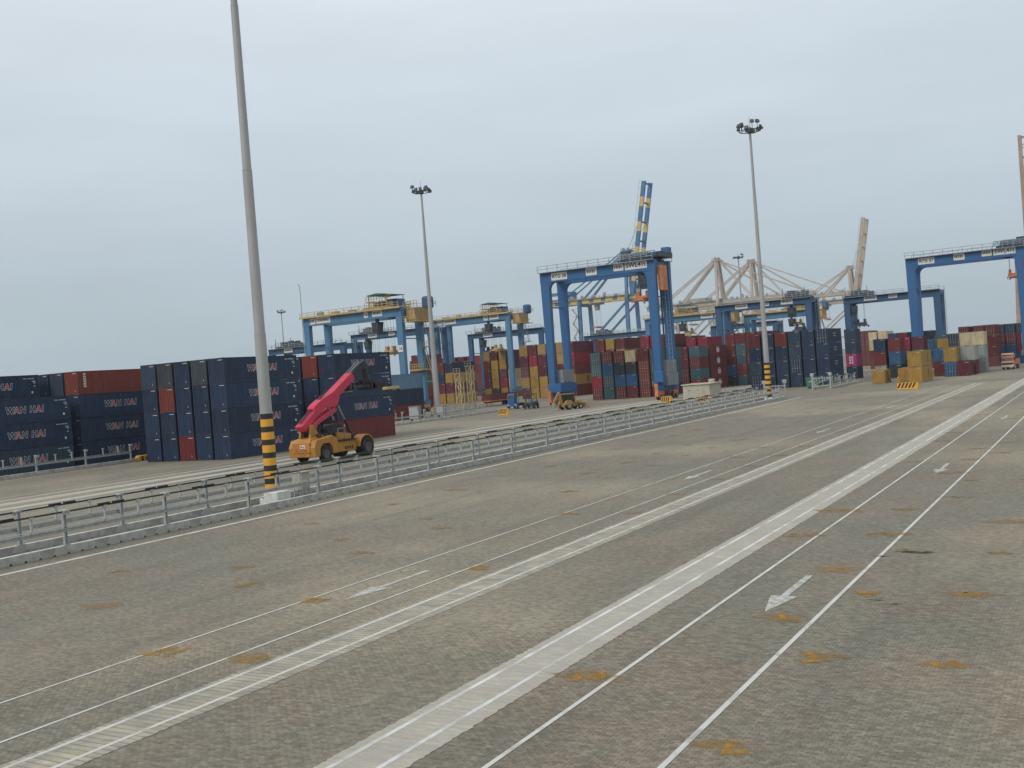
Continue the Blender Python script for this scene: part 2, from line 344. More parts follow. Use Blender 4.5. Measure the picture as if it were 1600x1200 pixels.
def sheet(name, x0, x1, y0, y1, z, mt, seg=1):
    mb = MB()
    for i in range(seg):
        a = y0+(y1-y0)*i/seg; b = y0+(y1-y0)*(i+1)/seg
        mb.add([(x0,a,z),(x1,a,z),(x1,b,z),(x0,b,z)], [(0,1,2,3)])
    me = bpy.data.meshes.new(name); me.from_pydata(mb.v, [], mb.f); me.materials.append(mt)
    o = bpy.data.objects.new(name, me); COL.objects.link(o); o.parent = ground; return o
Z1, Z2 = .010, .015
def ragged_strip(name, x0, x1, y0, y1, mt):
    rnd = random.Random(name); mb = MB(); pts = []; y = y0
    while y < y1:
        pts.append((x0+rnd.uniform(-.03,.03), x1+rnd.uniform(-.03,.03), y)); y += .1 if y < 60 else .8
    pts.append((x0, x1, y1))
    for a, b in zip(pts, pts[1:]): mb.add([(a[0],a[2],Z1),(a[1],a[2],Z1),(b[1],b[2],Z1),(b[0],b[2],Z1)], [(0,1,2,3)])
    me = bpy.data.meshes.new(name); me.from_pydata(mb.v, [], mb.f); me.materials.append(mt)
    o = bpy.data.objects.new(name, me); COL.objects.link(o); o.parent = ground
ragged_strip('runway_strip', -20.72, -18.99, -2, 186, M['stripA'])
ragged_strip('runway_strip', -14.06, -12.25, -2, 300, M['stripB'])
for xa, y0, y1, w, k in [(-25.05,-2,190,.10,'line'),(-22.13,-2,180,.10,'line'),(-20.47,-2,186,.15,'line'),(-19.42,-2,186,.13,'line'),(-13.74,-2,300,.13,'faintline'),(-12.77,-2,300,.13,'faintline'),
                      (-10.79,-2,300,.12,'line'),(-7.66,-2,300,.13,'line'),(-44.2,-2,168,.38,'line')]:
    sheet('lane_line', xa-w/2, xa+w/2, y0, y1, Z2 if k != 'zz' else Z1, M[k])
# lanes behind the median
for x0, x1, k in [(-80.6,-79.8,'stripB'),(-77.9,-75.9,'stripB'),(-74.0,-72.2,'stripB')]: ragged_strip('runway_strip', x0, x1, 40, 320, M[k])
for xa, w, k in [(-77.7,.3,'line'),(-73.2,.3,'line'),(-83.0,.16,'faintline'),(-102.9,.22,'line'),(-70.6,.14,'faintline')]: sheet('lane_line', xa-w/2, xa+w/2, 30, 320, Z2, M[k])
def arrow(x, y_tail, y_head, k='arrowp'):
    L_ = y_tail - y_head; w = .12
    pts = [(x-w,y_tail),(x-w,y_head+L_*.40),(x-.42,y_head+L_*.40),(x,y_head),(x+.42,y_head+L_*.40),(x+w,y_head+L_*.40),(x+w,y_tail)]
    me = bpy.data.meshes.new('arrow_marking'); me.from_pydata([(p[0],p[1],Z2) for p in pts], [], [(0,1,2,3,4,5,6)]); me.materials.append(M[k])
    o = bpy.data.objects.new('arrow_marking', me); COL.objects.link(o); o.parent = ground
for x, ys in [(-23.6,(33.2,66.0,99.0,132.0)),(-9.22,(34.5,67.4,107.0,140.0))]:
    for y in ys: arrow(x, y, y-5.1)

_font = {}
def text_mesh(txt, size, mats, offset=0.0, shear=0.0, align='CENTER', space=1.0, bold=True):
    key = (txt, size, offset, shear, space)
    cu = bpy.data.curves.new('lettering', 'FONT'); cu.body = txt; cu.size = size; cu.align_x = align; cu.align_y = 'CENTER'; cu.offset = offset; cu.shear = shear; cu.space_character = space
    cu.fill_mode = 'BOTH'; cu.resolution_u = 2
    o = bpy.data.objects.new('lettering', cu); COL.objects.link(o)
    dg = bpy.context.evaluated_depsgraph_get(); dg.update()
    me = bpy.data.meshes.new_from_object(o.evaluated_get(dg)); bpy.data.objects.remove(o); bpy.data.curves.remove(cu)
    me.materials.clear()
    for mm in (mats if isinstance(mats, list) else [mats]): me.materials.append(mm)
    return me
rn = random.Random(3)
def slot_number(x, y, txt, size, k, rz=0):
    if rn.random() < (.35 if k == 'yellowmark2' else .12): return
    size *= rn.uniform(.5,1.0); x += rn.uniform(-.25,.25); y += rn.uniform(-.4,.4); sm_ = rn.uniform(.45,1.1)
    o = place('slot_number', text_mesh(txt, size, M[k], .06), ground, (x, y, Z2+.003), rot=(0,0,rz))
    n = 16; pts = [(x+rn.uniform(.45,1.0)*1.25*sm_*math.cos(t*2*math.pi/n), y+rn.uniform(.45,1.0)*.7*sm_*math.sin(t*2*math.pi/n), Z2+.0015) for t in range(n)]
    me = bpy.data.meshes.new('paint_smear'); me.from_pydata(pts, [], [tuple(range(n))]); me.materials.append(M['smear']); q = bpy.data.objects.new('paint_smear', me); COL.objects.link(q); q.parent = ground
    return o
for i in range(22):
    y = 14.3+6.7*i; k = 'yellowmark' if i < 4 else 'yellowmark2'
    slot_number(-24.55, y+6.5*(i > 0)*0, ('19','17','18','16')[i % 4] if i else '7', 1.5, k, R(180)); slot_number(-21.5, y, ('6','9','10','8')[i % 4], 1.5, k, R(180))
    slot_number(-11.6, 15.3+6.7*i, ('17','18','19','16')[i % 4], 1.5, k, R(20)); slot_number(-8.35, 15.4+6.7*i, ('T','TL','L','11')[i % 4], 1.5, k, R(20))
    slot_number(-6.85, 12.0+6.75*i, ('T','7','T','4')[i % 4], 1.25, k, R(-150)); slot_number(-4.0, 12.2+6.75*i, ('H','T','11','4')[i % 4], 1.25, k, R(-150))
    slot_number(-29.2, 16+6.7*i, ('1','8','4','7')[i % 4], 1.5, 'yellowmark2', R(180)); slot_number(-32.6, 19+6.7*i, ('8','1','7','4')[i % 4], 1.5, 'yellowmark2', R(180)); slot_number(-38.4, 24+6.7*i, ('7','4','1','8')[i % 4], 1.5, 'yellowmark2', R(180))
for (x, y, a, b) in [(-6.6,38.9,.9,.28),(-7.6,38.0,.35,.13),(-6.5,31.4,.3,.1),(-5.9,31.0,.25,.08),(-6.0,23.2,.12,.07)]:
    n = 14; rr = random.Random(int(x*100)); pts = [(x+a*rr.uniform(.6,1)*math.cos(t*2*math.pi/n), y+b*rr.uniform(.6,1)*math.sin(t*2*math.pi/n), Z2+.004) for t in range(n)]
    me = bpy.data.meshes.new('oil_stain'); me.from_pydata(pts, [], [tuple(range(n))]); me.materials.append(M['stain']); o = bpy.data.objects.new('oil_stain', me); COL.objects.link(o); o.parent = ground

# ------------------------------------------------------------------ kerbs and conductor-rail fences
kerb_prof = None
def kerb_block_mesh(L=3.2, h=.42, w=.36):
    pts = [(0,0)]
    for c in (.4,1.2,2.0,2.8): pts += [(c-.09,0),(c-.05,.085),(c+.05,.085),(c+.09,0)]
    pts += [(L-.015,0),(L-.015,h-.02),(L-.035,h),(.02,h),(0,h-.02)]
    return MB().prism(pts, 'x', -w/2, w/2).mesh('kerb_block', M['concrete'])
KB = kerb_block_mesh()
KS = MB().box(-.17,.12,.03,3.15,.42,.426).mesh('painted_top', M['whitepaint'])
def kerb(x, y0, n, label, group='concrete kerbs of the conductor rails'):
    t = thing('concrete_kerb', (x, y0, 0), label, 'kerb', group)
    for i in range(n):
        place('kerb_block', KB, t, (random.uniform(-.012,.012), i*3.2, random.uniform(-.012,.004)))
        place('painted_top', KS, t, (0, i*3.2, 0))
    return t
kerb(-46.4, 13.0, 48, 'long pale concrete kerb with white top edge nearest the paved lanes')
kerb(-49.7, 13.0, 48, 'concrete kerb behind the front kerb of the central rail median')
kerb(-104.7, 40.0, 15, 'concrete kerb before the navy containers at the left edge')
kerb(-104.7, 122.0, 17, 'concrete kerb running past the tall light mast beyond the red stacker')
kerb(-46.4, 198.0, 8, 'far front kerb right of the green skip'); kerb(-49.7, 198.0, 8, 'far rear kerb beside the green skip')
med = MB().box(-49.5,-46.6,13,166.5,-.01,.05).build('median_slab', M['concdark']); tag(med, 'dusty concrete ground between the two median kerbs', None, None, 'structure')

def fence(x, y0, n, side, label, full=True):
    """post row with guard beam; side: +1 conductor rail hangs on the +X side"""
    sp = 6.45
    t = thing('conductor_rail_fence', (x, y0, .42), label, 'fence', 'conductor rail fences')
    post = MB().box(-.075,.075,-.09,-.06,.02,1.72).box(-.075,.075,.06,.09,.02,1.72).box(-.012,.012,-.06,.06,.02,1.72).mesh('post', M['galv'])
    foot = MB().box(-.17,.17,-.2,.2,0,.025).box(-.14,-.1,-.16,-.12,.025,.07).box(.1,.14,.12,.16,.025,.07).mesh('base_plate', M['galv'])
    head = MB().box(-.3 if side < 0 else -.12, .3 if side > 0 else .12, -.16,.16,1.72,1.80).box(side*.16-.05, side*.16+.05, -.22,.22,1.55,1.72).mesh('bracket', M['galvlight'])
    hang = MB().box(side*.16-.05, side*.16+.05, -.05,.05,.86,1.66).box(side*.16-.09, side*.16+.09,-.12,.12,1.60,1.70).mesh('hanger', M['galvlight'])
    boxm = MB().box(side*.16-.07, side*.16+.07,-.35,.35,1.70,1.83).mesh('splice_box', M['blackbox'])
    w = side*.13
    # W-section guard beam, profile (x,z)
    prof = [(.10,.68),(.14,.70),(.14,.75),(.10,.77),(.10,.80),(.14,.82),(.14,.87),(.10,.89)]
    prof2 = [(a*side, b) for a, b in prof] + [((a-.02)*side, b) for a, b in prof[::-1]]
    beam = MB().prism(prof2, 'y', 0, sp-.02).mesh('guard_beam', M['galv'])
    top = MB().box(side*.10, side*.20, 0, sp-.02, .955, .99).mesh('guard_rail', M['galvlight'])
    bar = MB().box(side*.16-.035, side*.16+.035, 0, sp-.015, 1.66, 1.75).mesh('conductor_rail', M['greenbar'])
    bar2 = MB().box(-side*.13-.03, -side*.13+.03, 0, sp-.015, 1.62, 1.68).mesh('conductor_rail', M['greenbar'])
    for i in range(n):
        p = place('post', post, t, (0, i*sp, 0)); place('base_plate', foot, p); place('bracket', head, p)
        if i == n-1: break
        place('guard_beam', beam, t, (0, i*sp+.01, 0)); place('guard_rail', top, t, (0, i*sp+.01, 0))
        if full:
            place('conductor_rail', bar, t, (0, i*sp, 0))
            place('splice_box', boxm, t, (0, i*sp+sp*.36, 0)); place('splice_box', boxm, t, (0, i*sp+sp*.36+.9, 0))
        for k in (1, 2): place('hanger', hang, t, (0, i*sp+sp*k/3+.2, 0))
    return t
fence(-46.4, 14.85, 24, 1, 'galvanised post fence with green conductor rail on the near kerb')
fence(-49.7, 14.6, 24, -1, 'galvanised post fence with green conductor rail on the rear median kerb')
fence(-104.7, 42.0, 8, 1, 'galvanised rail fence before the navy containers at far left', False)
fence(-104.7, 124.0, 8, 1, 'galvanised rail fence by the mast beyond the reach stacker', False)
fence(-46.4, 199.0, 4, 1, 'short far rail fence right of the green skip, front row'); fence(-49.7, 199.0, 4, -1, 'short far rail fence by the green skip, rear row')
def end_frame(y, label):
    t = thing('fence_end_frame', (-48.05, y, 0), label, 'frame')
    for s in (-1.65, 1.65):
        MB().box(s-.12,s+.12,-.12,.12,0,2.5).build('post', M['galv'], t)
        MB().box(s-.3,s+.3,-.22,.22,2.5,3.05).build('junction_box', M['galvlight'], t, bevel=.03)
    MB().box(-1.53,1.53,-.07,.07,2.0,2.16).build('cross_beam', M['galv'], t); MB().box(-1.53,1.53,-.05,.05,.6,.72).build('cross_beam', M['galv'], t)
    MB().tube((-1.53,0,.72),(1.53,0,2.0),.05).build('brace', M['galv'], t)
end_frame(166.9, 'steel end frame closing the long median fence near the striped mast')
end_frame(197.6, 'steel end frame of the far fence beside the green skip')

# ------------------------------------------------------------------ high masts
def floodlight_head(t, z, r, nl, seed):
    rr = random.Random(seed)
    hub = MB(); hub.lathe([(.35,-.5),(.5,-.3),(.5,.2),(.15,.5)], (0,0,z), 10)
    hub.tube((0,0,z), (0,0,z+2.2), .04, .02, 5)
    head = hub.build('lamp_carriage', M['lamp'], t)
    ring = MB()
    for i in range(16):
        a = 2*math.pi*i/16; b = 2*math.pi*(i+1)/16
        ring.tube((r*math.cos(a), r*math.sin(a), z-.1), (r*math.cos(b), r*math.sin(b), z-.1), .07, n=5)
    for i in range(6):
        a = 2*math.pi*i/6; ring.tube((.4*math.cos(a),.4*math.sin(a),z+.1), (r*math.cos(a), r*math.sin(a), z-.1), .05, n=5)
    ring.build('lamp_ring', M['lamp'], t)
    for i in range(nl):
        a = 2*math.pi*i/nl; c = (r*1.02*math.cos(a), r*1.02*math.sin(a)); dz = rr.uniform(-.1,.25); hi = rr.random() < .25
        f = MB(); ca, sa = math.cos(a), math.sin(a)
        w, d, h = .28, .42, .26
        vs = []
        for zz, o in ((-h, d*.9), (h, d*.25)):
            for sx, sy in ((-w, -.15), (w, -.15), (w, o), (-w, o)): vs.append((c[0]+sy*ca-sx*sa, c[1]+sy*sa+sx*ca, z+.2+dz+zz+(.7 if hi else 0)))
        f.add(vs, [(0,3,2,1),(4,5,6,7),(0,1,5,4),(1,2,6,5),(2,3,7,6),(3,0,4,7)])
        f.tube((c[0], c[1], z-.1), (c[0], c[1], z+.2+dz+(.6 if hi else 0)), .045, n=4)
        f.build('floodlight', M['lamp'], t)
def mast(name, loc, h, r0, r1, label, stripes=True, plinth=True, head=True, group='high light masts', n=14, seed=1):
    t = thing(name, loc, label, 'light mast', group)
    secs = 4; z0 = .5
    for k in range(secs):
        za = z0+(h-z0)*k/secs; zb = z0+(h-z0)*(k+1)/secs
        ra = r0+(r1-r0)*k/secs; rb = r0+(r1-r0)*(k+1)/secs
        MB().lathe([(ra-.012*(k > 0), za-(.35 if k else 0)), (rb+.012, zb)], n=n).build('mast_section', M['mast'], t, smooth=True)
        if k: MB().lathe([(ra+.012, za-.06), (ra+.022, za-.05), (ra+.022, za+.01), (ra+.005, za+.02)], n=n).build('joint_collar', M['mast'], t, smooth=True)
    MB().lathe([(r0+.25,z0-.02),(r0+.25,z0+.03),(r0+.02,z0+.03)], n=n).build('base_flange', M['mast'], t)
    if plinth: MB().box(-.6,.6,-.6,.6,0,z0).build('plinth', M['plinth'], t, bevel=.05)
    if stripes:
        z = z0+.06; k = 0
        while z < 5.9:
            hh = .36 if k % 2 == 0 else .48
            if z+hh > 6.2: break
            ra = r0+(r1-r0)*z/h+.016; rb = r0+(r1-r0)*(z+hh)/h+.016
            MB().lathe([(ra-.02,z+.002),(ra,z+.002),(rb,z+hh-.002),(rb-.02,z+hh-.002)], n=n).build('black_band' if k % 2 == 0 else 'yellow_band', M['blackband'] if k % 2 == 0 else M['yellowband'], t, smooth=True)
            z += hh; k += 1
    if head: floodlight_head(t, h, 1.7, 12, seed)
    return t
mL = mast('light_mast', (-48.0, 50.9, 0), 43.0, .42, .17, 'tall tapered steel light mast with striped base, nearest the camera', n=18, seed=2)
MB().box(.02,1.22,-.85,.4,.05,.92).build('concrete_footing', M['plinth'], mL, bevel=.04)
mast('light_mast', (-48.0, 163.4, 0), 42.6, .46, .17, 'tall light mast with yellow and black base at the median end', seed=5)
mast('light_mast', (-114.5, 168.5, 0), 43.6, .62, .17, 'unstriped tall grey light mast standing beside the yellow-trimmed crane', stripes=False, seed=9)
mast('light_mast', (-341, 377, 0), 44, .45, .2, 'small far light mast against sky above leftmost crane', False, False, seed=11)
mast('light_mast', (-121, 385, 0), 44, .45, .2, 'thin far light mast among the beige quay cranes', False, False, seed=12)

def cabinet(loc, label):
    t = thing('electrical_cabinet', loc, label, 'cabinet')
    for x in (-.36,.36):
        for y in (-.3,.3): MB().box(x-.04,x+.04,y-.04,y+.04,0,.62).build('leg', M['galv'], t)
    MB().box(-.45,.45,-.38,.38,.62,1.75).build('body', M['cabinet'], t, bevel=.02)
    MB().box(-.52,.52,-.45,.45,1.75,1.82).build('roof', M['cabinet'], t, bevel=.02)
    d = MB().box(.452,.47,-.33,.33,.68,1.70).build('door', M['cabinet'], t, bevel=.008); MB().box(.472,.50,.2,.24,1.1,1.3).build('handle', M['steel'], d)
cabinet((-47.9, 53.6, .05), 'small beige electrical cabinet on legs beside the near striped mast')
rub = MB(); rr = random.Random(8)
for i in range(60):
    x = -48.2+rr.uniform(-.8,.7); y = 47.2+rr.uniform(-1.6,1.6); s = rr.uniform(.05,.16)
    rub.frustum((x,y,.05),(s*2,s*1.6,0),(x+rr.uniform(-.03,.03),y,.05+s*.9),(s*.9,s*.8,0))
tag(rub.build('rubble', M['concdark']), 'scattered dark rubble lying in the median beside the near mast', 'rubble', None, 'stuff')

# ------------------------------------------------------------------ containers
PAINT = {'N': (.019,.037,.074), 'n': (.031,.054,.082), 'k': (.046,.052,.056), 's': (.052,.066,.076), 'K': (.032,.040,.048), 'R': (.14,.029,.027), 'O': (.17,.040,.028), 'M': (.115,.024,.036), 'r': (.25,.027,.045),
         'Y': (.33,.20,.045), 'T': (.055,.105,.120), 'B': (.032,.095,.19), 'L': (.12,.20,.28), 'C': (.52,.43,.27), 'G': (.27,.285,.27), 'P': (.36,.04,.14), 'g': (.05,.13,.085)}
CNAME = {'N': 'navy blue', 'n': 'slate navy', 'k': 'grimy slate grey', 's': 'faded grey blue', 'K': 'dark slate', 'R': 'red brown', 'O': 'rusty orange red', 'M': 'maroon', 'r': 'bright red', 'Y': 'mustard yellow', 'T': 'teal', 'B': 'mid blue', 'L': 'pale blue', 'C': 'cream', 'G': 'pale grey', 'P': 'magenta pink', 'g': 'green'}
CM = {}
def container_meshes(ln, hk):
    key = (ln, hk)
    if key in CM: return CM[key]
    L = 12.19 if ln == 40 else 6.06; h = 2.896 if hk == 'H' else 2.591; W = 1.219; y0, y1 = -L/2, L/2
    fr = MB()
    for sx in (-1, 1):
        for yy in (y0, y1):
            s = 1 if yy < 0 else -1
            xa, xb = sorted((sx*W, sx*(W-.14))); ya, yb = sorted((yy, yy+s*.16)); fr.box(xa, xb, ya, yb, .118, h-.118)
            xa, xb = sorted((sx*(W+.004), sx*(W-.162))); ya, yb = sorted((yy-s*.004, yy+s*.178)); fr.box(xa, xb, ya, yb, 0, .118); fr.box(xa, xb, ya, yb, h-.118, h)
        xa, xb = sorted((sx*(W-.004), sx*(W-.08))); fr.box(xa, xb, y0+.178, y1-.178, .03, .17); fr.box(xa, xb, y0+.178, y1-.178, h-.10, h-.02)
    for yy, s in ((y0, 1), (y1, -1)):
        ya, yb = sorted((yy+s*.004, yy+s*.09)); fr.box(-W+.165, W-.165, ya, yb, h-.13, h-.012)
        if s > 0: fr.box(-W+.165, -.52, ya, yb, .02, .17); fr.box(.52, W-.165, ya, yb, .02, .17); fr.box(-.52, .52, ya+.05, yb+.02, .05, .165)
        else: fr.box(-W+.165, W-.165, ya, yb, .02, .17)
    fr.box(-W+.14, W-.14, y1-.06, y1-.04, .17, h-.13); fr.box(-W+.08, W-.08, y0+.1, y1-.1, .09, .12)
    d = {'frame': fr.mesh('frame', M['frame'])}
    def corr(a0, a1, period, depth, za, zb, base, axis, flip):
        vs = []; n = max(3, round((a1-a0)/period)); p = (a1-a0)/n; prof = []
        for i in range(n):
            b = a0+i*p; prof += [(b, 0), (b+p*.32, 0), (b+p*.5, depth), (b+p*.82, depth)]
        prof.append((a1, 0)); mb = MB()
        for a, dd in prof:
            q = base-flip*dd
            for z in (za, zb): vs.append((q, a, z) if axis == 'y' else (a, q, z))
        return mb.add(vs, [(2*i, 2*i+2, 2*i+3, 2*i+1) for i in range(len(prof)-1)])
    d['side_r'] = corr(y0+.15, y1-.15, .278, .036, .16, h-.09, W-.012, 'y', 1).mesh('side_wall', M['paint'])
    d['side_l'] = corr(y0+.15, y1-.15, .278, .036, .16, h-.09, -W+.012, 'y', -1).mesh('side_wall', M['paint'])
    d['end'] = corr(-W+.13, W-.13, .25, .046, .16, h-.12, y0+.02, 'x', -1).mesh('end_wall', M['paint'])
    d['roof'] = MB().box(-W+.07, W-.07, y0+.08, y1-.08, h-.06, h-.035).mesh('roof_panel', M['paint'])
    for nm, s in (('door_l', -1), ('door_r', 1)):
        mb = MB(); xa, xb = sorted((s*.008, s*(W-.145))); mb.box(xa, xb, y0+.035, y0+.07, .175, h-.135)
        for z in (.5, .98, 1.46, 1.94, 2.3): mb.box(xa+.06, xb-.06, y0+.018, y0+.035, z*h/2.7, z*h/2.7+.22)
        d[nm] = mb.mesh('door', M['paint'])
        rods = MB()
        for xx in (.26, .78):
            rods.tube((s*xx, y0-.005, .1), (s*xx, y0-.005, h-.06), .026, n=5)
            for z in (.2, .9, h*.55, h-.35): rods.box(s*xx-.06, s*xx+.06, y0-.02, y0+.03, z, z+.1)
            rods.box(min(s*xx, s*(xx-.24)), max(s*xx, s*(xx-.24)), y0-.03, y0, 1.0, 1.06)
        d[nm+'_rod'] = rods.mesh('lock_rods', M['rod'])
    d['tunnel'] = MB().box(-.5, .5, y0+.001, y0+.05, .006, .05).mesh('gooseneck_tunnel', M['dark'])  # dark box that paints the shade inside the tunnel recess
    mk = MB()
    mk.box(.28, .98, y0+.002, y0+.019, h-.30, h-.235); d['endmark'] = mk.mesh('number_marking', M['white'])
    mk = MB().box(.62,.70,y0+.0,y0+.019,.40,.50).box(.60,.66,y0+.0,y0+.019,.55,.60); d['endtag'] = mk.mesh('data_plate', M['white'])
    xs = W-.005; mk = MB()
    rr = random.Random(4)
    for i in range(11): mk.box(xs, xs+.006, y1-2.1+i*.13+(.12 if i > 3 else 0), y1-2.1+i*.13+.085+(.12 if i > 3 else 0), h-.52, h-.40)
    for z, a, b in ((.75,.9,.45),(.95,.75,.40),(1.35,.7,.45)): mk.box(xs, xs+.006, y1-a, y1-b, h-z-.09, h-z)
    d['sidemark'] = mk.mesh('number_marking', M['white'])
    pts = [(y1-.95+.13*math.cos(t*math.pi/5), .75+.16*math.sin(t*math.pi/5)) for t in range(10)]
    d['sticker'] = MB().prism(pts, 'x', xs, xs+.007).mesh('sticker', M['sticker'])
    d['L'] = L; d['h'] = h; CM[key] = d; return d

def logo_wan_hai(L, h):
    """white outlined italic lettering, the two letters A filled red"""
    x = 1.219-.004; V = []; Fc = []; MI = []
    def put(txt, cx, off, lift, mi, size=1.0):
        me = text_mesh(txt, size, M['white'], off, .14)
        b = len(V)
        for v in me.vertices: V.append((x+lift, v.co.x*.96+cx, v.co.y+h*.53))
        for p in me.polygons: Fc.append(tuple(i+b for i in p.vertices)); MI.append(mi)
        bpy.data.meshes.remove(me)
    pos = {'W': -1.95, 'A': -1.1, 'N': -.28, 'H': .95, 'A2': 1.75, 'I': 2.32}
    for k, cx in pos.items():
        put(k[0], cx, .075, .004, 0); put(k[0], cx, .030, .008, 1 if k[0] == 'A' else 2)
    me = bpy.data.meshes.new('logo'); me.from_pydata(V, [], Fc)
    for mm in (M['white'], M['redlet'], M['navylet']): me.materials.append(mm)
    me.polygons.foreach_set('material_index', MI); me.update(); return me
LOGO = {}
def logo_mesh(code, ln, hk):
    key = (code, ln, hk)
    if key in LOGO: return LOGO[key]
    L = 12.19 if ln == 40 else 6.06; h = 2.896 if hk == 'H' else 2.591; xs = 1.219-.004; me = None
    if code == 'w': me = logo_wan_hai(L, h)
    elif code == 'm':
        c = L*.12 if ln == 40 else 0; mb = MB()
        pts = [(c+.42*math.cos(t*math.pi/8), h*.52+(.62 if math.sin(t*math.pi/8) > 0 else -.62)+.28*math.sin(t*math.pi/8)) for t in range(16)]
        mb.prism(pts, 'x', xs, xs+.006); mb.mi = 1
        for z in (.95, 1.4, 1.85): mb.box(xs+.006, xs+.009, c-.14, c+.1, z*h/2.8, z*h/2.8+.12)
        me = mb.mesh('logo', [M['darklet'], mat('logo_buff', (.25,.16,.05))] if 'buff' not in M else [M['darklet'], M['buff']])
    elif code == 'e':
        mb = MB()
        for s in (-1, 1):
            mb.prism([(s*.12, .75), (s*.95, 1.0), (s*1.05, 1.75), (s*.75, 2.05), (s*.12, 1.9)], 'x', xs, xs+.006)
        mb.box(xs, xs+.006, -.6, .6, 2.15, 2.28); me = mb.mesh('logo', M['white'])
    elif code == 'd':
        mb = MB()
        for i in range(4): mb.box(xs, xs+.006, -1.3+i*.7, -1.3+i*.7+.42, 1.75, 2.0)
        for i in range(3): mb.box(xs, xs+.006, -1.1+i*.8, -1.1+i*.8+.5, 1.2, 1.5)
        me = mb.mesh('logo', M['rod'])
    elif code == 'v':
        mb = MB(); rr = random.Random(5)
        for i in range(6): mb.box(xs, xs+.006, -L/2+.85, -L/2+1.15+rr.uniform(0,.12), h-.5-i*.3, h-.5-i*.3+.2)
        me = mb.mesh('logo', M['white'])
    LOGO[key] = me; return me
PINKMARK = None
def container(x_left, y_front, z, ln, hk, code, label, group, near, lab_part=None, support=None):
    d = container_meshes(ln, hk); c = code[0]; base = PAINT[c]; k = random.uniform(.86, 1.14); hs = random.uniform(-.05, .05)
    col = (base[0]*k*(1+hs), base[1]*k, base[2]*k*(1-hs), 1); fcol = tuple(v*.85 for v in col[:3]) + (1,)
    t = thing('shipping_container', (x_left+1.22, y_front+d['L']/2, z), label, 'container', group)
    def part(name, me, colr=col, parent=t):
        o = bpy.data.objects.new(name, me); COL.objects.link(o); o.parent = parent; o.color = colr; return o
    part('frame', d['frame'], fcol); part('side_wall', d['side_r']); part('side_wall', d['side_l']); part('roof_panel', d['roof'])
    if '#' in code:
        for s in ('door_l', 'door_r'):
            q = part('door', d[s]); part('lock_rods', d[s+'_rod'], col, q)
    else:
        part('end_wall', d['end'])
        if near: part('gooseneck_tunnel', d['tunnel'])
        part('number_marking', d['endmark'])
        if random.random() < .8: part('data_plate', d['endtag'])
    for l in code[1:]:
        if l in 'wmedv':
            part('logo', logo_mesh(l, ln, hk))
            if l == 'w': part('number_marking', d['sidemark']); part('sticker', d['sticker'])
    if c == 'P':
        mb = MB(); y0 = -d['L']/2-.004
        for i, z0 in enumerate((1.9, 1.3, .7)):
            for xx in (-.45, .08): mb.box(xx, xx+.36, y0, y0+.018, z0, z0+.4)
        part('logo', mb.mesh('logo', M['white']))
    return t

BLOCKS = {'n1': ('nearest five-column stack', 'containers stacked behind the near striped mast'), 'n2': ('stack behind red reach stacker', 'containers stacked behind the reach stacker'),
 'n0': ('leftmost stack', 'containers stacked at the left edge'), 'n3': ('second stack from left', 'containers stacked just right of the left edge'),
 'f1': ('front stack under blue crane 38', 'containers under the numbered blue crane'), 'f1b': ('rear wall behind blue crane 38', 'containers behind the numbered blue crane'),
 'l1': ('mustard-maroon block left of crane 38', 'mustard and maroon block containers'), 'l0': ('block beneath second yellow-trimmed crane', 'containers beneath the second yellow-trimmed crane'),
 's0': ('block right of grey mast', 'containers right of the unstriped mast'), 's1': ('distant red row', 'distant red row containers'),
 's2': ('narrow column left of grey mast', 'narrow column by the grey mast'), 'lb': ('the short stack just right of the reach stacker block', 'short stack past the reach stacker'), 'f2': ('stack behind beige kiosk', 'containers behind the beige kiosk'),
 'f2b': ('rear row behind beige kiosk', 'rear row behind the beige kiosk'), 'f2c': ('farthest pair behind beige kiosk', 'farthest pair behind the beige kiosk'),
 't0': ('slate and teal stack', 'slate and teal stack'), 'g': ('navy block behind striped mast', 'navy block behind the far striped mast'),
 'h': ('the single column right of the navy block', 'single column right of the navy block'), 'far': ('far door-facing pair', 'far door-facing pair'),
 'h2': ('cream-topped horizon pair', 'cream-topped pair'), 'h3': ('horizon row beside crane 37', 'horizon row by the right-hand crane'),
 'h4': ('stack behind lone yellow box', 'stack behind the lone yellow box'), 'h5': ('stack behind yellow pair', 'stack behind the yellow pair'),
 'ya': ('the lone yellow box at the fence end', 'yellow boxes at the lane edge'), 'yb': ('the yellow pair behind the striped barrier', 'yellow boxes at the lane edge'), 'yc': ('the small gap beside the yellow pair', 'yellow boxes at the lane edge'),
 'r1': ('front group right of yellow pair', 'front group right of the yellow pair'), 'r2': ('grey and cream group before lorry', 'grey and cream group'),
 'r3': ('red-topped row behind cream group', 'red-topped row'), 'r4': ('blue row behind lorry', 'blue row behind the truck')}
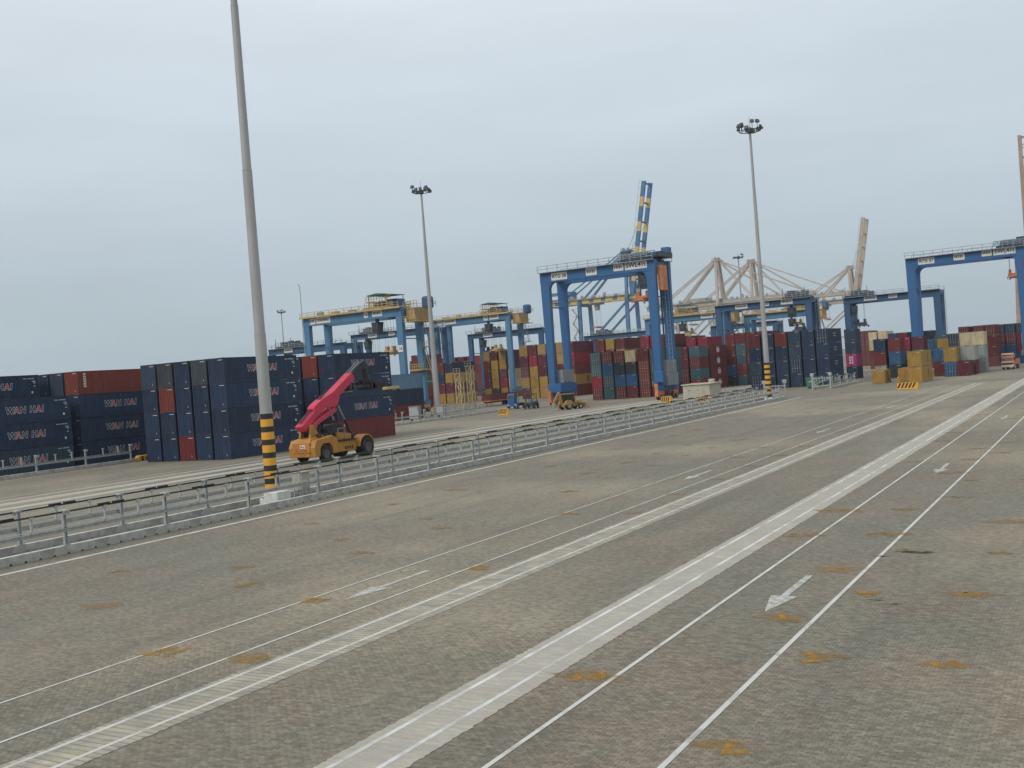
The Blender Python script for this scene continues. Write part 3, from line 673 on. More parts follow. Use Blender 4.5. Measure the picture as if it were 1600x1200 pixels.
STACKS = [
('n1',-100.94,86.4,40,'H','N N N n'),('n1',-98.14,86.4,40,'H','N N O k'),('n1',-95.34,86.4,40,'H','R N N N'),('n1',-92.54,86.4,40,'H','N N N s'),('n1',-89.74,86.4,40,'H','Nw Nw Nw Nw'),
('n2',-95.34,105.5,40,'H','N N N N'),('n2',-92.54,105.5,40,'H','N N N O'),('n2',-89.74,105.5,40,'H','R Nw Nw Nw'),
('n0',-118.04,71.0,40,'H','N N N Nw'),('n0',-115.24,71.0,40,'H','N N N'),('n0',-112.44,71.0,40,'H','nw Nw Nw'),
('n3',-118.04,84.5,40,'H','N N N N'),('n3',-115.24,84.5,40,'H','N N N n'),('n3',-112.44,84.5,40,'H','Nw Nw Nw Ov'),
('f1',-100.6,209,40,'S','R# r T# T#'),('f1',-97.81,209,40,'S','T T# B R#'),('f1',-95.04,209,40,'S','R# B K R#'),('f1',-92.32,209,40,'S','R B K C'),('f1',-89.32,209,40,'S','O# O# O# R'),('f1',-86.52,209,40,'S','M T T# T'),
('f1b',-122.21,258,40,'H','_R _R _M R R'),('f1b',-119.3,258,40,'H','_R _M _R R Y'),('f1b',-116.3,258,40,'H','_R _R _M Y R'),('f1b',-109.2,258,40,'H','_R _M _R R r'),('f1b',-106.4,258,40,'H','_R _R _R M r'),('f1b',-103.6,258,40,'H','_M _R _R M R'),
('l1',-140.44,248,40,'H','R Y# M# M Y'),('l1',-137.64,248,40,'H','Y Y Y r M'),('l1',-134.84,248,40,'H','Y Y M M Y#'),('l1',-132.04,248,40,'H','Y Y Y M R'),('l1',-129.24,248,40,'H','R R M Y# Y#'),('l1',-126.44,248,40,'H','R Ym R r M'),
('l0',-172.43,281,40,'H','Y M M R Y#'),('l0',-169.62,281,40,'H','K Y Y Y M'),('l0',-166.61,281,40,'H','Y r M# Y Y#'),('l0',-163.62,281,40,'H','Y C C M M'),
('s0',-175.64,247,40,'H','R O g Y R'),('s0',-172.84,247,40,'H','R R O M'),('s0',-170.04,247,40,'H','M R R R'),('s0',-167.24,247,40,'H','Y M N R'),('s0',-164.44,247,40,'H','Ym# M Ym N'),
('s2',-158.6,222,20,'H','R O g R'),
('s1',-226.99,318,40,'H','_R _R _R M r'),('s1',-223.53,318,40,'H','_R _M _R R r'),('s1',-220.11,318,40,'H','_M _R _R R R'),('s1',-216.15,318,40,'H','_R _R _M R P'),('s1',-212.8,318,40,'H','_R _R _R M R'),('s1',-209.19,318,40,'H','_R _M _R R M'),('s1',-205.62,318,40,'H','_M _R _R R M'),('s1',-201.81,318,40,'H','_R _R _M R R'),('s1',-198.57,318,40,'H','_R _M _R R r'),
('lb',-120.44,157,40,'H','R N L'),
('f2',-89.04,232,20,'S','R# R# M R'),('f2',-86.2,232,20,'S','r T R# T'),('f2',-86.2,239.2,40,'S','Re Re Re Re'),
('f2b',-103.37,272,40,'S','_R _R _R R M'),('f2b',-100.69,272,40,'S','_R _R _R M M'),('f2b',-97.85,262,40,'S','_R _R _M R r'),('f2b',-94.69,262,40,'S','_R _R _R R r'),
('f2c',-115.37,300,40,'H','_R _R _R _R Y'),('f2c',-112.73,300,40,'H','_R _M _R _M R'),
('t0',-84.21,252.5,40,'S','K B R R R'),('t0',-81.6,252.5,40,'S','T R T T R'),('t0',-79.0,252.5,40,'S','K K R# R R'),('t0',-76.3,252.5,40,'S','K n R R R'),
('g',-67.04,216,40,'H','N# n N R'),('g',-64.24,216,40,'H','N N N N'),('g',-61.44,216,40,'H','N N N R'),('g',-58.64,216,40,'H','N N# n n'),('g',-55.84,216,40,'H','N N N N'),('g',-53.04,216,40,'H','Nd Nd Nd Nd#'),
('h',-54.81,250,20,'H','N P n n'),
('far',-82.9,400,40,'S','_R _R R# R# R#'),('far',-80.37,400,40,'S','_R _R R# R# R#'),
('h2',-67.16,340,40,'H','_R R C C'),('h2',-64.29,340,40,'H','_R N K C'),
('h3',-55.41,307,40,'S','_R N N B'),('h3',-52.8,307,40,'S','_R R M r'),('h3',-50.2,307,40,'S','_R K N N'),('h3',-46.22,307,40,'S','_N N B N'),
('h4',-46.13,238,20,'H','G R N'),('h4',-43.07,238,20,'H','K B R'),
('h5',-42.79,249,20,'H','K R r'),('h5',-39.93,249,20,'H','R B M'),
('ya',-41.4,210,20,'S','Ym'),('yb',-33.56,203,40,'H','Ym Ym'),('yc',-37.08,213,20,'S','Y'),
('r1',-33.45,233.6,20,'H','R B'),('r1',-30.53,227,20,'H','B# Y'),('r1',-27.95,225,20,'H','M'),('r1',-27.67,232,20,'H','M G'),
('r2',-35.99,256,20,'H','R B T'),('r2',-34.5,248.2,20,'S','R B Y'),('r2',-31.9,246,20,'H','R G K#'),('r2',-29.3,243,20,'H','M G C'),('r2',-26.7,241,20,'H','G G C'),
('r3',-34.23,283,40,'S','_R _R K R#'),('r3',-30.8,283,40,'S','_R B M R#'),('r3',-28.2,283,40,'S','_B R R R#'),
('r4',-27.7,300,40,'S','B B R# N#'),('r4',-25.1,300,40,'S','B B R# N#'),('r4',-22.5,300,40,'S','B M R N#'),('r4',-19.9,300,40,'S','B B R N#'),
]
ORD = ['first','second','third','fourth','fifth','sixth','seventh','eighth','ninth','tenth']
TIER = ['bottom','second','third','fourth','fifth']
hidden = MB(); colidx = {}; seen_labels = set()
ncols = {}
for s in STACKS: ncols[s[0]] = ncols.get(s[0], 0)+1
for b, xl, yf, ln, hk, tiers in STACKS:
    ci = colidx.get(b, 0); colidx[b] = ci+1; d = container_meshes(ln, hk); tl = tiers.split()
    for k, code in enumerate(tl):
        z = k*d['h']+.004
        if code[0] == '_':
            hidden.box(xl, xl+2.44, yf, yf+d['L'], z, z+d['h']-.01); continue
        tn = 'top' if (k == len(tl)-1 and k) else ('single' if len(tl) == 1 else TIER[k])
        place_ = BLOCKS[b][0]
        cn = CNAME[code[0]]
        if ncols[b] == 1: lab = f'{cn} container, {tn} tier of {place_}' if len(tl) > 1 else f'{cn} container, {place_}'
        else: lab = f'{cn} container, {tn} tier, {ORD[ci]} column in {place_}'
        container(xl, yf, z, ln, hk, code, lab, BLOCKS[b][1], b in ('n0','n1','n2','n3','g'))
tag(hidden.build('container_stack_core', mat('far_container_paint', (.12,.035,.032), .6)), 'lower red containers hidden inside the rear stacks', None, None, 'stuff')

# ------------------------------------------------------------------ yard gantry cranes
def wheel_mesh(r, w, axis='x', n=18, rim='rim'):
    t = MB().lathe([(r*.55,-w*.42),(r*.9,-w*.5),(r,-w*.36),(r,w*.36),(r*.9,w*.5),(r*.55,w*.42)], n=n, axis=axis).mesh('tyre', M['tyre'])
    k = MB().lathe([(0,-w*.30),(r*.3,-w*.34),(r*.55,-w*.42),(r*.58,-w*.3),(r*.58,w*.3),(r*.55,w*.42),(r*.3,w*.34),(0,w*.30)], n=n, axis=axis).mesh('rim', M[rim])
    return t, k
RT, RRIM = wheel_mesh(.78, .5, 'x')
def wheel(t, loc, meshes):
    w = place('wheel', meshes[0], t, loc, smooth=True); place('rim', meshes[1], w); return w

def railing(p, q, h=1.05, sp=2.0, r=.035):
    mb = MB(); p = Vector(p); q = Vector(q); L = (q-p).length; n = max(1, round(L/sp))
    for i in range(n+1):
        c = p.lerp(q, i/n); mb.box(c.x-r, c.x+r, c.y-r, c.y+r, c.z, c.z+h)
    for f in (.5, 1.0): mb.bar(p+Vector((0,0,h*f)), q+Vector((0,0,h*f)), r*2)
    return mb

def sign(t, cx, cz, y, w, h, txt, size, parent_name='sign_board'):
    s = MB().box(cx-w/2, cx+w/2, y-.04, y, cz-h/2, cz+h/2).build(parent_name, M['signwhite'], t)
    if txt:
        place('lettering', text_mesh(txt, size, M['darklet'], .03), s, (cx, y-.046, cz), rot=(R(90),0,0))
    else:
        mb = MB(); rr = random.Random(int(cx*10+cz)); n = max(3, int(w/.42)); st = w*.8/n
        for i in range(n):
            xx = cx-w*.4+i*st; mb.box(xx, xx+st*.62, y-.046, y-.041, cz-h*.2+rr.uniform(0,.06), cz+h*.22)
        mb.build('lettering', M['darklet'], s)
def gantry(x0, x1, y, h, style, label, trolley=.85, spread_z=None, wb=7.2, signs=None, trolley_side=1, sill=True, platform=None, lamp_post=False):
    """x0,x1: leg centres; y: front legs; h: girder top"""
    t = thing('yard_gantry_crane', ((x0+x1)/2, y, 0), label, 'gantry crane', 'rubber tyred yard gantry cranes')
    S = (x1-x0)/2
    blue = {'flat': M['rtgblue'], 'yellow': M['rtgsoft'], 'dark': M['rtgdark']}[style]
    trim = {'flat': M['cranerail'], 'yellow': M['craneyellow'], 'dark': M['cranerail']}[style]
    gh = 2.1 if style != 'dark' else 1.7; lt = 1.9 if style == 'flat' else 1.65; lb = 1.25 if style == 'flat' else 1.4
    zt = h-gh
    for sx in (-1, 1):
        for yy in (0, wb):
            MB().frustum((sx*S, yy, 2.6), (lb, 1.0, 0), (sx*S, yy, zt), (lt, 1.15, 0)).build('leg', blue, t)
    for yy in (0, wb):
        g = MB().box(-S-lt/2-.02, S+lt/2+.02, yy-.62, yy+.62, zt, h)
        if style == 'flat':
            for sx in (-1, 1):
                pts = [(sx*(S-lt/2), zt+.02)]
                for k in range(7):
                    a = k/6*math.pi/2; rr_ = 1.5; pts.append((sx*(S-lt/2-rr_+rr_*math.cos(a)), zt-rr_+rr_*math.sin(a)))
                g.prism(pts if sx > 0 else pts[::-1], 'y', yy-.5, yy+.5)
        g.build('main_girder', blue, t)
    for sx in (-1, 1): MB().box(sx*S-.5, sx*S+.5, .62, wb-.62, zt+.35, h-.3).build('end_tie', blue, t)
    for sx in (-1, 1): MB().bar((sx*S,.5,zt-5), (sx*S,wb-.5,zt-5), .22).build('leg_strut', blue, t)
    # walkways and handrails
    for yy, s in ((-.62, -1), (wb+.62, 1)):
        ya, yb = sorted((yy, yy+s*.95)); MB().box(-S-lt/2, S+lt/2, ya, yb, h-.12, h-.02).build('walkway', trim, t)
        railing((-S-lt/2, yy+s*.9, h-.02), (S+lt/2, yy+s*.9, h-.02), 1.25 if style == 'flat' else 1.0, 2.2, .05).build('handrail', trim, t)
    if style == 'yellow':
        MB().box(-S-lt/2-.3, S+lt/2+.3, -1.62, -1.58, h-.34, h+.10).build('walkway_edge', trim, t)
        for q in range(5):
            rq = random.Random(q+int(x0)); cx_ = -S+4+q*4.6; MB().box(cx_-rq.uniform(.5,1.4), cx_+rq.uniform(.5,1.4), -.5, .5, h, h+rq.uniform(.35,.9)).build('cable_tray', trim if q % 2 else M['machinegrey'], t)
        for zz, yy in ((h+.45, 1.0), (h+.45, wb+.8), (h+1.9, .2)): railing((-S+2*S*trolley-3.4, yy, zz), (-S+2*S*trolley+3.4, yy, zz), 1.1, .8, .05).build('trolley_handrail', trim, t)
        MB().box(-S+2*S*trolley-3.4, -S+2*S*trolley-1.6, .1, wb*.5, h+1.8, h+1.9).build('service_platform', trim, t)
        MB().box(-S+2*S*trolley-.2, -S+2*S*trolley+2.6, wb*.5, wb-.2, h+.45, h+2.3).build('motor_house', M['rtgdark'], t, bevel=.15)
        railing((S+.9, wb+.5, h-.1), (S+4.6, wb+.5, h-.1), 1.1, .9, .05).build('handrail', trim, t)
        MB().box(-S-lt/2, S+lt/2, .62, 1.0, h-.02, h+.22).build('trolley_rail', trim, t)
    # sills and wheels
    for sx in (-1, 1):
        MB().box(sx*S-.55, sx*S+.55, -1.6, wb+1.6, 1.75, 2.62).build('sill_beam', blue, t, bevel=.05)
        for yy in (-.2, wb+.2):
            MB().box(sx*S-.42, sx*S+.42, yy-1.25, yy+1.25, .95, 1.75).build('bogie', M['craneorange'] if style == 'flat' else trim, t)
            for k in (-.85, .85): wheel(t, (sx*S, yy+k, .78), (RT, RRIM))
    if style == 'flat':
        MB().box(S-.9, S+1.5, .9, wb-.9, 2.66, 5.0).build('power_pack', M['machinegrey'], t, bevel=.05)
        MB().box(S-.5, S+1.3, -1.4, .75-.9, 3.4, 5.6).build('electrical_house', M['rtgblue'], t, bevel=.05)
        MB().box(S-1.0, S+1.3, 1.4, wb-1.0, 5.02, 7.6).build('generator_house', M['machinegrey'], t, bevel=.06)
        MB().box(-S-.7, -S+1.9, .9, wb-1.2, 4.6, 7.2).build('cable_reel_house', M['machinegrey'], t, bevel=.06)
        MB().box(-S-.7, -S+2.2, -1.0, wb-.9, 2.66, 4.5).build('equipment_deck', M['rtgblue'], t, bevel=.06)
        for sx in (-1, 1): railing((sx*S-.9, -1.4, 2.66), (sx*S-.9, .2, 2.66), 1.1, .8).build('handrail', trim, t)
        MB().box(-S-.35,-S+.3,-2.0,-1.65,.7,3.2).build('warning_column', M['craneorange'], t); MB().box(S-.35,S+.3,-2.0,-1.65,.7,3.2).build('warning_column', M['craneorange'], t)
    # ladder / stair on the right legs
    st = MB()
    if style == 'yellow':
        pts = [(S+1.2,wb-.5,h-1.5),(S+2.6,wb+.5,h-9),(S+1.0,wb,h-9.2),(S+3.4,wb,h-17),(S+1.2,wb,h-17)]
        for a, b in zip(pts, pts[1:]):
            for o_ in (-.4, .4): st.bar((a[0],a[1]+o_,a[2]), (b[0],b[1]+o_,b[2]), .14)
        st.build('stair', M['cranerail'], t)
        for zz in (h-9.1, h-2.2): 
            MB().box(S+.8, S+3.2, wb-1.3, wb+1.3, zz-.12, zz).build('stair_platform', trim, t); railing((S+.85, wb-1.25, zz), (S+3.15, wb-1.25, zz), 1.1, .8).build('handrail', trim, t)
    else:
        for xx in (S+lt/2+.1, S+lt/2+.75): st.bar((xx, wb/2, 3), (xx, wb/2, h), .08)
        for i in range(int((h-4)/.9)): st.bar((S+lt/2+.1, wb/2, 3.5+i*.9), (S+lt/2+.75, wb/2, 3.5+i*.9), .06)
        st.build('ladder', M['cranerail'], t)
        cab = MB()
        for i in range(6): cab.tube((S-.2+.06*i, wb/2+.5, zt), (S-.2+.06*i, wb/2+.5, 5), .03, n=4)
        cab.build('cable_bundle', M['machine'], t)
    # trolley with machinery
    tx = (-S+2*S*trolley)
    MB().box(tx-3.1, tx+3.1, -.9, wb+.9, h+.05, h+.45).build('trolley_deck', trim if style == 'yellow' else M['machine'], t)
    railing((tx-3.1, -.85, h+.45), (tx+3.1, -.85, h+.45), 1.1, 1.2, .05).build('trolley_handrail', trim, t)
    tm = MB().box(tx-2.9, tx+2.9, -.2, wb+.2, h+.452, h+.56); rr = random.Random(int(x0*7+y))
    for i in range(9):
        cx = tx-2.4+rr.uniform(0,4.8); cy = rr.uniform(.2, wb-.4); hh = rr.uniform(.7,1.7); tm.box(cx-rr.uniform(.3,.8), cx+rr.uniform(.3,.8), cy-.6, cy+.6, h+.5, h+.45+hh)
    tm.build('hoist_machinery', M['machine'], t)
    MB().lathe([(0,-1.3),(.75,-1.3),(.75,1.3),(0,1.3)], (tx-.8, wb*.4, h+1.25), 14, 'x').build('rope_drum', M['rtgsoft'] if style == 'yellow' else M['machine'], t)
    MB().lathe([(0,-.9),(.6,-.9),(.6,.9),(0,.9)], (tx+1.5, wb*.25, h+1.15), 12, 'x').build('rope_drum', M['rtgsoft'] if style == 'yellow' else M['machine'], t)
    if style == 'yellow':
        for a in (-2.6, 2.3):
            for b in (.3, wb-.5): MB().box(tx+a-.06, tx+a+.06, b-.06, b+.06, h+.45, h+3.2).build('canopy_post', trim, t)
        MB().prism([(-3.0,h+3.2),(2.7,h+3.2),(2.4,h+3.32),(0,h+3.6),(-2.6,h+3.32)], 'y', -.3, wb+.1).build('canopy_roof', M['canopygreen'], t).location.x = tx
        eh = MB().box(S+.9, S+3.4, 1.0, wb-.6, h-3.4, h-.4).build('electrical_house', M['ochre'], t, bevel=.05)
        for q in (1.15, 1.95, 2.75): MB().box(S+q, S+q+.55, .93, 1.0, h-3.0, h-1.0).build('louvre', trim, eh)
        MB().box(S+.85, S+4.4, -.2, wb+.6, h-3.6, h-3.45).build('house_floor', trim, t); railing((S+.9, -.15, h-3.45), (S+4.35, -.15, h-3.45), 1.1, .8, .05).build('handrail', trim, t)
        MB().box(S+2.2, S+4.2, wb-1.8, wb+.6, h-.6, h+2.2).build('generator_house', M['rtgdark'], t, bevel=.5)
        railing((S+.9, .3, h-.1), (S+4.6, .3, h-.1), 1.1, .9, .05).build('handrail', trim, t)
    elif style == 'flat':
        MB().box(S-1.5, S+1.9, .7, wb-.4, h+.5, h+1.5).build('electrical_house', M['machine'], t)
        MB().box(S+.95, S+1.8, .7, 3.4, h-6.0, h-1.2).build('control_cabinet', M['craneorange'], t)
        MB().box(S+.2, S+1.6, wb-2, wb, h+1.5, h+2.6).build('resistor_box', M['rtgblue'], t)
        railing((S-5.2, -.6, h+.5), (S+1.2, -.6, h+.5), 1.1, .9, .06).build('handrail', M['rtgblue'], t)
        for k in range(3): MB().bar((S-6+1.4*k, -.7, h-.1), (S-4.4+1.4*k, -.7, h+1.5), .1).build('stair', M['rtgblue'], t)
    else:
        railing((tx-3.1, wb+.8, h+.45), (tx+3.1, wb+.8, h+.45), 1.1, 1.2, .05).build('trolley_handrail', trim, t)
        for k in (-2.9, 2.9): MB().box(tx+k-.05, tx+k+.05, -.9, -.8, h+.45, h+2.8).build('light_pole', M['machine'], t)
    # cab and spreader below the trolley
    cx = tx-1.4*trolley_side
    c = MB().frustum((cx, 1.2, zt-3.3), (1.5, 1.6, 0), (cx, 1.2, zt-.7), (1.9, 2.2, 0)).build('operator_cab', M['machine'], t)
    MB().box(cx-.7, cx+.7, .28, .32, zt-2.9, zt-1.2).build('cab_window', M['glass'], c)
    MB().box(cx-.3, cx+.3, .9, 1.5, zt-.75, h+.06).build('cab_hanger', M['machine'], t)
    sz = spread_z if spread_z else zt-5
    s = MB().box(tx-1.0, tx+1.0, wb/2-2.6, wb/2+2.6, sz, sz+.5).box(tx-1.3, tx+1.3, wb/2-.9, wb/2+.9, sz+.5, sz+1.0)
    for a in (-.9, .9): s.box(tx+a-.25, tx+a+.25, wb/2-.6, wb/2+.6, sz+1.0, sz+1.9)
    for a in (-1.22, 1.22):
        for b in (-3.0, 3.0): s.box(tx+a-.14, tx+a+.14, wb/2+b-.14, wb/2+b+.14, sz-.35, sz+.15)
    s.box(tx-1.22, tx+1.22, wb/2-3.14, wb/2-2.86, sz, sz+.3); s.box(tx-1.22, tx+1.22, wb/2+2.86, wb/2+3.14, sz, sz+.3)
    sp_ = s.build('spreader', M['craneorange'] if style == 'flat' else (M['craneyellow'] if style == 'yellow' else M['machine']), t)
    rp = MB()
    for a in (-.9, .9):
        for b in (-.5, .5): rp.tube((tx+a, wb/2+b, sz+1.9), (tx+a, wb/2+b, h+.1), .03, n=4)
    rp.build('hoist_ropes', M['machine'], t)
    for a in signs or []: sign(t, *a)
    if platform:
        sx, pz = platform
        MB().box(sx*S-2.2, sx*S+1.6, wb-1.9, wb+1.7, pz-.35, pz).build('cable_platform', trim, t); railing((sx*S-2.1, wb-1.8, pz), (sx*S+1.5, wb-1.8, pz), 1.2, .6, .06).build('handrail', trim, t)
        railing((sx*S-2.1, wb+1.6, pz), (sx*S+1.5, wb+1.6, pz), 1.2, .6, .06).build('handrail', trim, t)
    if lamp_post:
        l = MB(); l.tube((-S-1.1, -.5, 6), (-S-1.1, -.5, h+7.5), .1, n=6); l.tube((-S-1.1, -.5, h+7.5), (-S-1.7, -.5, h+8.0), .1, n=6); l.build('floodlight_post', M['cranerail'], t)
    return t
zc = 27.2-1.05
SG38 = [(-8.1, zc, -.64, 3.6, 1.5, 'RTG 38', .98), (-.9, zc+.15, -.64, 2.4, 1.6, None, 0), (5.0, zc+.3, -.64, 2.1, 1.5, None, 0), (9.3-1.6, zc+.35, -.64+0, .01, .01, None, 0)]
SG38 = SG38[:3] + [(8.9-.2, zc+.3, -.64, 4.6, 1.6, 'SWL41t', 1.25)]
gantry(-100.2, -77.0, 190, 27.2, 'flat', 'blue gantry crane numbered 38 with lettered girder, nearest of all', .85, 19.6, trolley_side=-1, signs=SG38)
SG37 = [(a[0], a[1]+.2, *a[2:5], a[5].replace('38','37') if a[5] else None, a[6]) for a in SG38]
gantry(-41.6, -18.0, 265, 27.4, 'flat', 'blue gantry crane numbered 37 at the right edge', .93, 20.6, trolley_side=-1, signs=SG37)
gantry(-164.0, -137.3, 190, 23.9, 'yellow', 'weathered blue gantry crane with yellow walkways, left of the grey mast', .78, 13.6, platform=(1, 9.8), lamp_post=True,
       signs=[(-11.2, 22.8, -.64, 1.6, 1.4, None, 0), (-8.0, 22.9, -.64, 4.2, 1.5, None, 0), (4.4, 22.9, -.64, 1.1, 1.4, '16', .8), (7.6, 23.0, -.64, 2.8, 1.5, None, 0), (13.35, 14.6, -.64, 1.3, 1.5, '16', .9)])
gantry(-185.0, -158.8, 275, 25.7, 'yellow', 'weathered blue gantry crane with yellow walkways, right of the grey mast', .76, 14.5, platform=(-1, 11.0),
       signs=[(-11.2, 24.6, -.64, 1.8, 1.4, None, 0), (-7.6, 24.7, -.64, 4.6, 1.6, None, 0), (5.6, 24.7, -.64, 1.5, 1.6, '15', .9), (8.6, 24.8, -.64, 3.2, 1.6, None, 0)])
gantry(-207.7, -178.5, 262, 23.0, 'dark', 'dark gantry crane seen under the left yellow-trimmed crane', .2, 15.2, signs=[(-6.8, 22.1, -.64, 3.4, 1.2, None, 0), (.6, 22.1, -.64, 2.4, 1.0, None, 0)])
gantry(-191.5, -164.0, 305, 21.6, 'dark', 'dark gantry crane seen under the second yellow-trimmed crane', .2, 15, signs=[(-6.4, 20.7, -.64, 3.6, 1.2, None, 0)])
gantry(-212.7, -186.3, 230, 19.4, 'dark', 'low dark gantry crane just right of the near mast', .2, 13.5, signs=[(-6.4, 18.6, -.64, 3.2, 1.2, None, 0)])
gantry(-94.6, -70.0, 280, 21.5, 'dark', 'blue gantry crane above the red containers beside the far striped mast', .86, 12.9, signs=[(-5.6, 20.6, -.64, 3.4, 1.2, None, 0), (1.2, 20.6, -.64, 1.6, .9, None, 0), (6.8, 20.8, -.64, 3.2, 1.4, None, 0)])
gantry(-63.6, -40.5, 296.5, 21.0, 'dark', 'blue gantry crane behind the right-hand numbered crane', .12, 13.0, signs=[(-5.2, 20.2, -.64, 3.4, 1.1, None, 0), (.6, 20.2, -.64, 2.2, .9, None, 0)])
gantry(-180.0, -153.5, 372, 19.6, 'dark', 'distant dark gantry crane framed inside the numbered crane 38', .2, 14)
gantry(-139.0, -112.0, 336, 22.4, 'yellow', 'far blue gantry crane with yellow top just right of crane 38', .5, 16, signs=[(8.0, 21.4, -.64, 4.2, 1.5, None, 0), (11.8, 21.4, -.64, 2.0, 1.4, None, 0)])
gantry(-107.0, -85.6, 345, 21.0, 'yellow', 'far yellow-topped gantry crane seen beneath the blue crane by the mast', .75, 16, signs=[(-6.0, 20.0, -.64, 1.6, 1.2, None, 0)])
gantry(-131.0, -107.5, 380, 19.2, 'dark', 'low far gantry crane left of the far striped mast', .2, 13)

# ------------------------------------------------------------------ quay cranes
def quay_crane(loc, label, main, accent, boom_up, girder_z=46, apex_z=74, boom_len=62, gauge=30, back=24, wy=18, rz=0, house=True, stripes=False, ang=84, yb=3.0, leg_w=2.3):
    t = thing('quay_crane', loc, label, 'quay crane', 'ship to shore quay cranes', rz)
    G = gauge/2; Wy = wy/2
    for sx in (-1, 1):
        for sy in (-1, 1):
            MB().frustum((sx*G, sy*Wy, 2), (leg_w, leg_w*.85, 0), (sx*G, sy*(Wy-1.5), girder_z+1), (leg_w*.9, leg_w*.8, 0)).build('leg', main, t)
        MB().box(sx*G-.8, sx*G+.8, -Wy-4, Wy+4, 1.0, 2.8).build('sill_beam', main, t)
        MB().box(sx*G-.6, sx*G+.6, -Wy, Wy, 15, 16.6).build('portal_beam', main, t)
        MB().box(sx*G-.7, sx*G+.7, -Wy, Wy, girder_z-2, girder_z).build('upper_tie', main, t)
        for yy in (-Wy-2.5, Wy+2.5): MB().box(sx*G-.6, sx*G+.6, yy-1.6, yy+1.6, 0, 1.0).build('bogie', M['stsgrey'], t)
    for sy in (-1, 1):
        y = sy*(Wy-.6)
        MB().bar((-G, y, 16), (G, y, 16), 1.1, 1.3).build('portal_beam', main, t)
        MB().bar((-G, y, 17), (G, y, girder_z-2), 1.15).build('diagonal_brace', main, t)
        MB().bar((-G, y, 2.8), (0, y, 16), .5).build('diagonal_brace', main, t)
    for sy in (-1, 1):
        MB().box(-G-back, G+2.2, sy*yb-.55, sy*yb+.55, girder_z-.4, girder_z+2.8).build('main_girder', main if not stripes else accent, t)
    if stripes:
        for i in range(6): MB().box(-G-back+6+i*8, -G-back+9+i*8, -yb-.57, -yb+.57, girder_z-.02, girder_z+2.42).build('stripe_band', M['stsblue'], t)
    for i in range(8): MB().box(-G-back+i*7.6, -G-back+i*7.6+.5, -yb+.55, yb-.55, girder_z+.6, girder_z+1.6).build('cross_tie', main, t)
    railing((-G-back, -yb-1.4, girder_z+2.4), (G+2, -yb-1.4, girder_z+2.4), 1.3, 3.5, .09).build('handrail', M['stsgrey'], t)
    hx = G+2.6
    if boom_up: d = Vector((math.cos(R(ang)), 0, math.sin(R(ang))))
    else: d = Vector((1, 0, 0))
    p0 = Vector((hx, 0, girder_z+1.2)); nup = Vector((-d.z, 0, d.x))
    for sy in (-1, 1):
        o_ = Vector((0, sy*yb, 0)); 
        if stripes:
            n = 9
            for i in range(n):
                f0 = i//2+(.62 if i % 2 else 0); f1 = i//2+(1 if i % 2 else .62); k_ = 4.62
                MB().bar(p0+o_+d*(boom_len*f0/k_), p0+o_+d*(boom_len*f1/k_), 1.7, 2.4, nup).build('boom_segment', accent if i % 2 else main, t)
        else: MB().bar(p0+o_, p0+o_+d*boom_len, 1.7 if not rz else 1.9, 3.0, nup).build('boom_girder', main, t)
    for i in range(6):
        c = p0+d*(boom_len*(i+.9)/6); MB().bar(c+Vector((0,-yb,0)), c+Vector((0,yb,0)), .6, 1.0, d).build('boom_tie', main, t)
    la = MB()
    for i in range(11):
        a, b = (-yb, yb) if i % 2 else (yb, -yb); la.bar(p0+d*(boom_len*i/11)+Vector((0,a,0)), p0+d*(boom_len*(i+1)/11)+Vector((0,b,0)), .35, .35, nup)
    if rz: la.build('boom_lattice', main, t)
    rl = MB(); 
    for i in range(16):
        c = p0+d*(boom_len*i/15)+nup*1.2+Vector((0,-yb-1.2,0)); rl.bar(c, c+nup*1.3, .12)
    c = p0+nup*2.5+Vector((0,-yb-1.2,0)); rl.bar(c, c+d*boom_len, .14); rl.build('boom_handrail', M['stsgrey'], t)
    for i in range(10):
        q = -G-back+3+i*7.5; rq = random.Random(i*7+int(loc[1])); MB().box(q-rq.uniform(.6,1.6), q+rq.uniform(.6,1.6), -yb-1.3, -yb-.56, girder_z+2.8, girder_z+3.6+rq.uniform(0,1.8)).build('deck_equipment', M['stsgrey'], t)
    for sy in (-1, 1): MB().box(-G-back, G+2, sy*(yb+1.1)-.5, sy*(yb+1.1)+.5, girder_z+2.2, girder_z+2.4).build('walkway', M['stsgrey'], t)
    if not boom_up:
        for i in range(9):
            q = p0+d*(boom_len*(i+.5)/9); MB().box(q.x-.7, q.x+.7, -yb-1.3, -yb-.68, q.z+1.5, q.z+2.6).build('deck_equipment', M['stsgrey'], t)
        MB().box(hx, hx+boom_len, -yb-1.7, -yb-.7, girder_z-.2, girder_z+.1).build('walkway', main, t)
    # apex frame
    ax = G-1
    for sy in (-1, 1):
        MB().bar((G, sy*(Wy-2), girder_z), (ax, sy*2.2, apex_z), 1.7).build('apex_leg', main, t)
        MB().bar((G+2.2, sy*yb, girder_z+2.4), (ax+1.2, sy*2.2, apex_z), 1.1).build('apex_strut', main, t)
        MB().bar((-G+2, sy*yb, girder_z+2.4), (ax-1.0, sy*2.0, apex_z-.6), 1.15).build('backstay', main, t)
        MB().bar((-G-back*.6, sy*yb, girder_z+2.4), (ax-1.4, sy*2.0, apex_z+.4), .7).build('backstay', main, t)
    MB().box(ax-2.6, ax+3.2, -3.4, 3.4, apex_z-.4, apex_z+.5).build('apex_platform', main, t)
    ap = MB(); rr = random.Random(int(loc[1]))
    for i in range(7): q = ax-2+rr.uniform(0,4.6); ap.box(q-.5, q+.5, -2.4+i*.6, -1.4+i*.6, apex_z+.5, apex_z+.5+rr.uniform(.8,2.2))
